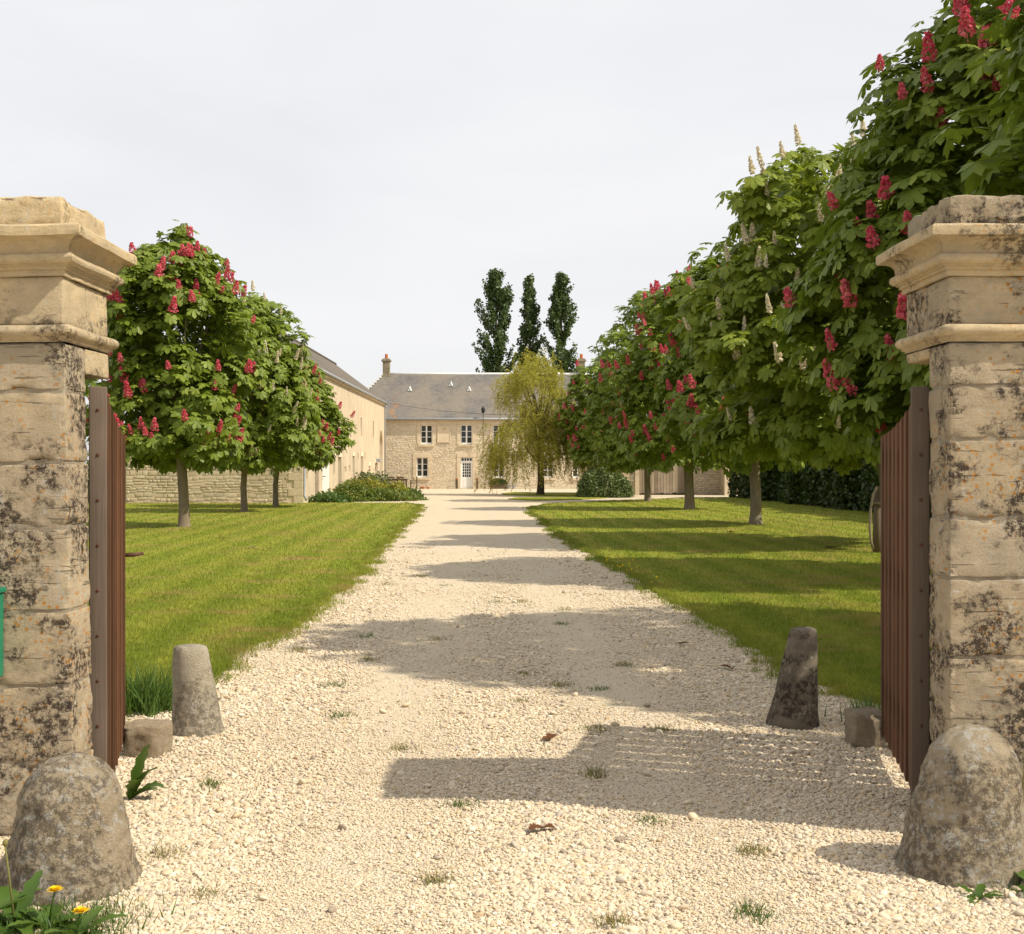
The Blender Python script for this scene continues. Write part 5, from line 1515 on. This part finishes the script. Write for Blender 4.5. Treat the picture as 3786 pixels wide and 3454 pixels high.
# ------------------------------------------------------------------ gravel pebbles (geometry nodes instances)
def pebbles():
    rg = np.random.default_rng(5)
    n = 560000
    # density falls away with distance
    u = rg.random(n); y0, y1 = 3.3, 27.0
    Y = 1.0/(1/y0 + u*(1/y1-1/y0))
    X = (rg.random(n)*2-1)*(0.47*Y+0.7)
    lx = np.array(left_edge); rx_ = np.array(right_edge)
    lim_l = np.where(Y < 6.9, -2.45, np.interp(Y, lx[:30, 1], np.minimum.accumulate(lx[:30, 0]) if False else lx[:30, 0]) if False else np.interp(Y, [6.9, 7.3, 8.2, 9.0, 11.6, 14.2, 17.9, 27], [-2.45, -2.75, -2.45, -2.28, -2.12, -2.12, -2.2, -2.65]))
    lim_r = np.where(Y < 6.9, 2.45, np.interp(Y, [6.9, 7.4, 8.4, 9.2, 11.6, 14.8, 19.7, 28.4], [2.45, 2.65, 2.3, 2.16, 2.06, 1.86, 1.52, 1.05]))
    near = Y < 5.15
    lim_l = np.where(near, -9.0, lim_l); lim_r = np.where(near, 9.0, lim_r)
    ok = (X > lim_l) & (X < lim_r)
    ok &= rg.random(n) < np.clip((27.5-Y)/12.0, 0, 1)
    ok &= ~((np.hypot(X+1.70, Y-4.68) < 0.2) | (np.hypot(X-1.80, Y-4.86) < .2))
    X, Y = X[ok], Y[ok]
    # compacted wheel tracks hold finer stones
    tr = np.exp(-((X+0.55+0.02*Y)/0.42)**2) + np.exp(-((X-0.95+0.03*Y)/0.40)**2)
    keep = rg.random(len(X)) > .66*np.clip(tr*1.15, 0, 1)*(0.75+.5*np.sin(X*3+Y*1.3)*np.sin(Y*.9))
    X, Y, tr = X[keep], Y[keep], tr[keep]
    n = len(X)
    size = rg.lognormal(math.log(0.0067), 0.30, n)*(1-.38*np.clip(tr, 0, 1))
    size = np.clip(size, .004, .021)
    big = rg.random(n) < .0012
    size = np.where(big, rg.uniform(.016, .024, n), size)
    size *= np.interp(Y, [4, 9, 19, 27], [1.0, 1.18, 1.6, 2.0])
    gx = np.sin(X*2.3+Y*.7)*np.sin(Y*1.9-X*1.1+2)*.6 + np.sin(X*5.1-Y*3.3)*np.sin(Y*4.7+X*2.2)*.5
    size *= 1+.28*gx
    sc = np.stack([size*rg.uniform(.9, 1.5, n), size*rg.uniform(.75, 1.1, n), size*rg.uniform(.45, .75, n)], 1)
    rot = np.stack([rg.normal(0, .35, n), rg.normal(0, .35, n), rg.uniform(0, 6.28, n)], 1)
    Z = size*rg.uniform(.0, .6, n)
    me = bpy.data.meshes.new('gravel')
    me.vertices.add(n); me.vertices.foreach_set('co', np.stack([X, Y, Z], 1).astype(np.float32).ravel())
    for nm, arr in (('scl', sc), ('rot', rot)):
        a = me.attributes.new(nm, 'FLOAT_VECTOR', 'POINT'); a.data.foreach_set('vector', arr.astype(np.float32).ravel())
    o = bpy.data.objects.new('gravel', me); COL.objects.link(o)
    tag(o, 'cream rounded gravel spread over the drive between the gates', 'gravel', None, 'stuff')
    ng = bpy.data.node_groups.new('gravel_scatter', 'GeometryNodeTree')
    ng.interface.new_socket('Geometry', in_out='INPUT', socket_type='NodeSocketGeometry')
    ng.interface.new_socket('Geometry', in_out='OUTPUT', socket_type='NodeSocketGeometry')
    N = ng.nodes; L = ng.links
    gi = N.new('NodeGroupInput'); go = N.new('NodeGroupOutput')
    ico = N.new('GeometryNodeMeshIcoSphere'); ico.inputs['Subdivisions'].default_value = 2; ico.inputs['Radius'].default_value = 1.0
    sp = N.new('GeometryNodeSetPosition')
    nz = N.new('ShaderNodeTexNoise'); nz.inputs['Scale'].default_value = 1.1
    sub = N.new('ShaderNodeVectorMath'); sub.operation = 'SUBTRACT'; sub.inputs[1].default_value = (.5, .5, .5)
    mul = N.new('ShaderNodeVectorMath'); mul.operation = 'SCALE'; mul.inputs['Scale'].default_value = 0.7
    L.new(nz.outputs['Color'], sub.inputs[0]); L.new(sub.outputs['Vector'], mul.inputs[0]); L.new(mul.outputs['Vector'], sp.inputs['Offset'])
    ss = N.new('GeometryNodeSetShadeSmooth'); sm = N.new('GeometryNodeSetMaterial'); sm.inputs['Material'].default_value = M['pebble']
    iop = N.new('GeometryNodeInstanceOnPoints')
    na = N.new('GeometryNodeInputNamedAttribute'); na.data_type = 'FLOAT_VECTOR'; na.inputs['Name'].default_value = 'scl'
    nr = N.new('GeometryNodeInputNamedAttribute'); nr.data_type = 'FLOAT_VECTOR'; nr.inputs['Name'].default_value = 'rot'
    e2r = N.new('FunctionNodeEulerToRotation')
    L.new(gi.outputs[0], iop.inputs['Points']); L.new(ico.outputs['Mesh'], sp.inputs['Geometry']); L.new(sp.outputs['Geometry'], ss.inputs['Geometry']); L.new(ss.outputs['Geometry'], sm.inputs['Geometry'])
    L.new(sm.outputs['Geometry'], iop.inputs['Instance']); L.new(na.outputs['Attribute'], iop.inputs['Scale']); L.new(nr.outputs['Attribute'], e2r.inputs['Euler']); L.new(e2r.outputs['Rotation'], iop.inputs['Rotation'])
    L.new(iop.outputs['Instances'], go.inputs[0])
    md = o.modifiers.new('gravel_scatter', 'NODES'); md.node_group = ng
pebbles()

# ------------------------------------------------------------------ grass blades
def blades(X, Y, z, h, w, rg, lean=.45):
    n = len(X)
    a = rg.uniform(0, 2*PI, n); dx, dy = np.cos(a), np.sin(a)
    la = rg.uniform(0, 2*PI, n); ll = rg.uniform(.1, 1, n)*lean*h
    p = np.stack([X, Y, np.full(n, z) if np.isscalar(z) else z], 1)
    V = np.stack([p+np.stack([dx*w, dy*w, 0*w], 1)*.5, p-np.stack([dx*w, dy*w, 0*w], 1)*.5, p+np.stack([np.cos(la)*ll, np.sin(la)*ll, h], 1)], 1).reshape(-1, 3)
    T = np.arange(3*n).reshape(-1, 3)
    return V, T

def lawn_blades(name, poly, label, n, seed, y0, y1, xr):
    rg = np.random.default_rng(seed)
    u = rg.random(n)
    Y = 1.0/np.sqrt(1/y0**2 + u*(1/y1**2-1/y0**2))
    Y = 1.0/(1/y0 + u*(1/y1-1/y0))
    X = xr[0]*(0.47*Y+0.6)*rg.random(n)
    ok = in_poly(X, Y, poly)
    X, Y = X[ok], Y[ok]; n = len(X)
    h = rg.uniform(.018, .046, n)*np.where(rg.random(n) < .06, 1.7, 1.0)*np.interp(Y, [8, 30, 60], [1, 1.1, 1.5]); w = np.interp(Y, [7, 20, 60], [.0045, .010, .03])*rg.uniform(.7, 1.3, n)
    V, T = blades(X, Y, .028, h, w, rg, .8)
    o = link_mesh(name, np_mesh(name, V, T), M['grass_blade']); tag(o, label, 'grass', None, 'stuff')
lawn_blades('grass', LAWN_L, 'short mown grass of the left lawn', 330000, 31, 6.4, 60, (-1, 0))
lawn_blades('grass', LAWN_R, 'short mown grass of the right lawn', 330000, 32, 6.4, 64, (1, 0))

# ragged, drier grass along the lawn edges
def edge_grass(edge, label, seed, sgn):
    rg = np.random.default_rng(seed)
    E = np.array(edge); seg = np.diff(E, axis=0); L = np.linalg.norm(seg, axis=1)
    wgt = L/np.maximum(E[:-1, 1], 5)**1.0; wgt /= wgt.sum()
    n = 16000
    i = rg.choice(len(L), n, p=wgt); t = rg.random(n)[:, None]
    P = E[i] + seg[i]*t
    X = P[:, 0] + sgn*(rg.normal(0.03, .05, n)); Y = P[:, 1]+rg.normal(0, .04, n)
    # clumps that spill on to the gravel
    nc = 420
    ci = rg.choice(len(L), nc, p=wgt); ct = rg.random(nc)[:, None]; C = E[ci]+seg[ci]*ct
    k = 22
    cx = np.repeat(C[:, 0]-sgn*rg.uniform(-.12, .20, nc), k)+rg.normal(0, .045, nc*k); cy = np.repeat(C[:, 1], k)+rg.normal(0, .05, nc*k)
    X = np.concatenate([X, cx]); Y = np.concatenate([Y, cy]); n = len(X)
    h = rg.uniform(.025, .075, n); w = np.interp(Y, [7, 20, 60], [.005, .011, .03])*rg.uniform(.7, 1.3, n)
    V, T = blades(X, Y, .012, h, w, rg, 1.0)
    o = link_mesh('edge_grass', np_mesh('edge_grass', V, T), M['grass_blade']); tag(o, label, 'grass', None, 'stuff')
edge_grass(left_edge, 'ragged drying grass along the left lawn edge', 41, -1)
edge_grass(right_edge, 'ragged drying grass along the right lawn edge', 42, 1)

# ------------------------------------------------------------------ weeds and small plants
def tuft(name, label, cat, x, y, n, h, spread, mat, seed, w=.006, lean=.7, group=None, z=0.0):
    rg = np.random.default_rng(seed)
    X = rg.normal(0, spread, n); Y = rg.normal(0, spread, n)
    V, T = blades(X, Y, 0.0, rg.uniform(.5, 1, n)*h, np.full(n, w)*rg.uniform(.7, 1.3, n), rg, lean)
    o = link_mesh(name, np_mesh(name, V, T), mat); o.location = (x, y, z); tag(o, label, cat, group); return o
rw = random.Random(12)
spots = [(rw.uniform(-1.9, 1.7), rw.uniform(5.5, 19)**1.0, .07) for _ in range(9)] + [(-0.25, 5.75, .05), (-1.42, 5.0, .05), (0.42, 6.32, .06), (0.62, 5.5, .05), (-0.62, 6.9, .06), (0.05, 8.3, .05), (-1.1, 7.8, .06), (0.9, 7.4, .05), (-0.3, 4.7, .04), (0.85, 4.35, .05), (0.35, 4.25, .04), (0.1, 9.4, .06), (-1.5, 6.1, .05), (0.9, 9.8, .06),
         (-0.7, 11.3, .07), (0.5, 12.4, .06), (-1.2, 10.1, .07), (0.35, 8.9, .07), (0.62, 8.75, .06), (1.0, 5.05, .05), (-1.15, 4.55, .05), (-1.3, 8.9, .06)]
for k, (x, y, s) in enumerate(spots):
    tuft('weed_tuft', 'small wispy weed tuft growing in the gravel of the drive', 'weed', x, y, rw.randrange(60, 120), rw.uniform(.03, .07), s*.75, M['dry_weed'] if k % 3 else M['weed_leaf'], 700+k, .005, 1.1, 'weed tufts in the gravel')
tuft('grass_clump', 'bushy tuft of long green grass behind the left gate', 'grass clump', -2.42, 8.0, 420, .36, .10, M['weed_leaf'], 801, .014, .8)
tuft('grass_clump', 'tall grass stems against the right gate pillar', 'grass clump', 2.08, 5.02, 120, .50, .06, M['dry_weed'], 802, .007, .3)
tuft('grass_clump', 'leafy grass tuft beside the right stone block', 'grass clump', 2.25, 7.6, 160, .2, .10, M['weed_leaf'], 803, .012, .9)
for k, (x, y, r, lb) in enumerate(((-1.82, 4.25, .16, 'turf at the foot of the left guard stone in the picture corner'), (-1.52, 4.20, .12, 'turf right of the dandelions by the left guard stone'), (2.12, 4.70, .14, 'turf at the right foot of the right guard stone'))):
    tuft('grass_clump', lb, 'grass clump', x, y, 900, .07, r, M['weed_leaf'], 810+k, .006, .9)

def broad_leaf_plant(name, label, cat, x, y, specs, seed, mat, z=0.0):
    """specs: (azimuth, length, width, rise, droop) for each leaf"""
    rg = random.Random(seed)
    root = empty(name, (x, y, z)); tag(root, label, cat)
    for (az, L, W, rise, droop) in specs:
        m = MB(); n = 8
        prev = None
        for k in range(n+1):
            t = k/n
            c = Vector((math.cos(az)*L*t, math.sin(az)*L*t, rise*t - droop*t*t + .004))
            jag = 1 + (0.28 if k % 2 else -0.12)
            w = W*math.sin(PI*min(1, .12+t*.86))**.8*jag*.5 if k < n else 0.001
            s = Vector((-math.sin(az), math.cos(az), 0))
            i = len(m.v); m.v += [tuple(c-s*w+Vector((0, 0, w*.35))), tuple(c), tuple(c+s*w+Vector((0, 0, w*.35)))]
            if prev is not None: m.f += [(prev, prev+1, i+1, i), (prev+1, prev+2, i+2, i+1)]
            prev = i
        m.build('leaf', mat, root, True)
    return root
def rosette(n, L, W, seed, rise=.09, droop=.06):
    r = random.Random(seed)
    return [(2*PI*k/n+r.uniform(-.3, .3), L*r.uniform(.7, 1.2), W*r.uniform(.8, 1.2), rise*r.uniform(.4, 1.6), droop*r.uniform(.6, 1.3)) for k in range(n)]

def dandelion(x, y, h, fx, fy, label, seed, nl=9):
    root = broad_leaf_plant('dandelion', label, 'dandelion', x, y, rosette(nl, .16, .045, seed), seed, M['weed_leaf'])
    m = MB(); m.tube([(0, 0, 0), (fx*.5, fy*.5, h*.6), (fx, fy, h)], [.004, .0035, .003], 6); m.build('stem', M['weed_leaf'], root, True)
    m = MB(); rr = random.Random(seed)
    for ring, (n, L, up) in enumerate(((22, .027, .006), (18, .021, .011), (12, .013, .015))):
        for k in range(n):
            a = 2*PI*k/n+ring*.2+rr.uniform(-.1, .1); d = Vector((math.cos(a), math.sin(a), 0)); s = Vector((-d.y, d.x, 0))*.0028
            o = Vector((fx, fy, h)); e = o+d*L*rr.uniform(.85, 1.1)+Vector((0, 0, up))
            m.quad(o-s, e-s, e+s, o+s)
    m.build('flower_head', M['yellow_flower'], root)
dandelion(-1.605, 4.22, .14, .03, -.02, 'yellow dandelion in full bloom, higher of the two by the left guard stone', 3)
dandelion(-1.475, 4.13, .10, .02, -.02, 'yellow dandelion in full bloom, lower of the two by the left guard stone', 5)
def seedhead(x, y, h, fx, label, seed):
    root = broad_leaf_plant('dandelion', label, 'dandelion', x, y, rosette(8, .20, .055, seed, .16, .10), seed, M['weed_leaf'])
    m = MB(); m.tube([(0, 0, 0), (fx*.6, 0, h*.55), (fx, -.01, h)], [.0045, .004, .003], 6); m.build('stem', M['dry_weed'], root, True)
    m = MB(); m.lathe([(.003, 0), (.009, .006), (.010, .016), (.005, .024)], 8, (fx, -.01, h)); m.build('seed_head', M['dry_weed'], root, True)
seedhead(-1.72, 4.22, .29, -.03, 'gone-over dandelion with a bare stalk, right stalk by the left guard stone', 7)
seedhead(-1.86, 4.20, .30, -.01, 'gone-over dandelion with a bare stalk, left stalk by the left guard stone', 8)
broad_leaf_plant('dock', 'broad-leaved weed at the right foot of the right guard stone', 'weed', 1.98, 4.55, rosette(8, .17, .05, 11, .12, .08), 11, M['weed_leaf'])
broad_leaf_plant('dock', 'small weed growing in front of the right guard stone', 'weed', 1.72, 4.50, rosette(6, .10, .03, 12, .06, .04), 12, M['weed_leaf'])
broad_leaf_plant('climbing_weed', 'long-leaved weed pushing through the foot of the left gate', 'weed', -1.83, 5.85, [(-.3, .15, .075, .30, .14), (-.1, .17, .08, .18, .12), (-.5, .12, .07, .40, .12), (.2, .13, .065, .10, .06), (-1.0, .12, .06, .22, .10)], 13, M['weed_leaf'])
# dead leaves on the gravel
for k, (x, y, lb) in enumerate(((1.5, 10.9, 'curled brown dead leaf near the right lawn edge'), (0.22, 7.1, 'flat brown dead leaf in the middle of the drive'), (1.72, 9.6, 'brown dead leaf on the shaded gravel beyond the shade-toned bollard'), (0.14, 5.35, 'large brown dead leaf on the sunny gravel, nearest to the viewer'))):
    broad_leaf_plant('dead_leaf', lb, 'leaf', x, y, [(k*1.3, .09, .06, .03, .02), (k*1.3+2.2, .05, .05, .02, .02)], 20+k, M['dead_leaf'], .012)
for k, (x, y, lb) in enumerate(((6.1, 23.4, 'dark scrap of bark on the shaded right lawn, nearest the gate'), (5.2, 29.0, 'dark scrap of bark on the sunny right lawn beyond the stake'), (-5.0, 23.4, 'pale dry stick on the middle of the left lawn'), (-6.0, 15.5, 'brown clod of mown thatch on the left lawn near the gate'))):
    o = broad_leaf_plant('lawn_debris', lb, 'debris', x, y, [(k*1.1, .16, .09, .05, .03), (k*1.1+2.6, .12, .08, .04, .03), (k*1.1+4.4, .10, .08, .05, .02)], 40+k, M['dead_leaf'] if k != 2 else M['dry_weed'], .04)
rgf = np.random.default_rng(91)
Vs, Ts, off = [], [], 0
n = 60
X = 1.45+rgf.normal(.25, .22, n); Y = 19.0+rgf.normal(0, 1.5, n)
V, T = leaf_quads(np.stack([X, Y, np.full(n, .075)], 1), np.tile((0, 0, 1.0), (n, 1)), .028, rgf, .2, .9)
tag(link_mesh('wild_flowers', np_mesh('wild_flowers', V, T), M['yellow_flower']), 'tiny yellow wild flowers along the right lawn edge', 'flowers', None, 'stuff')
print('scene built', len(bpy.data.objects), 'objects')
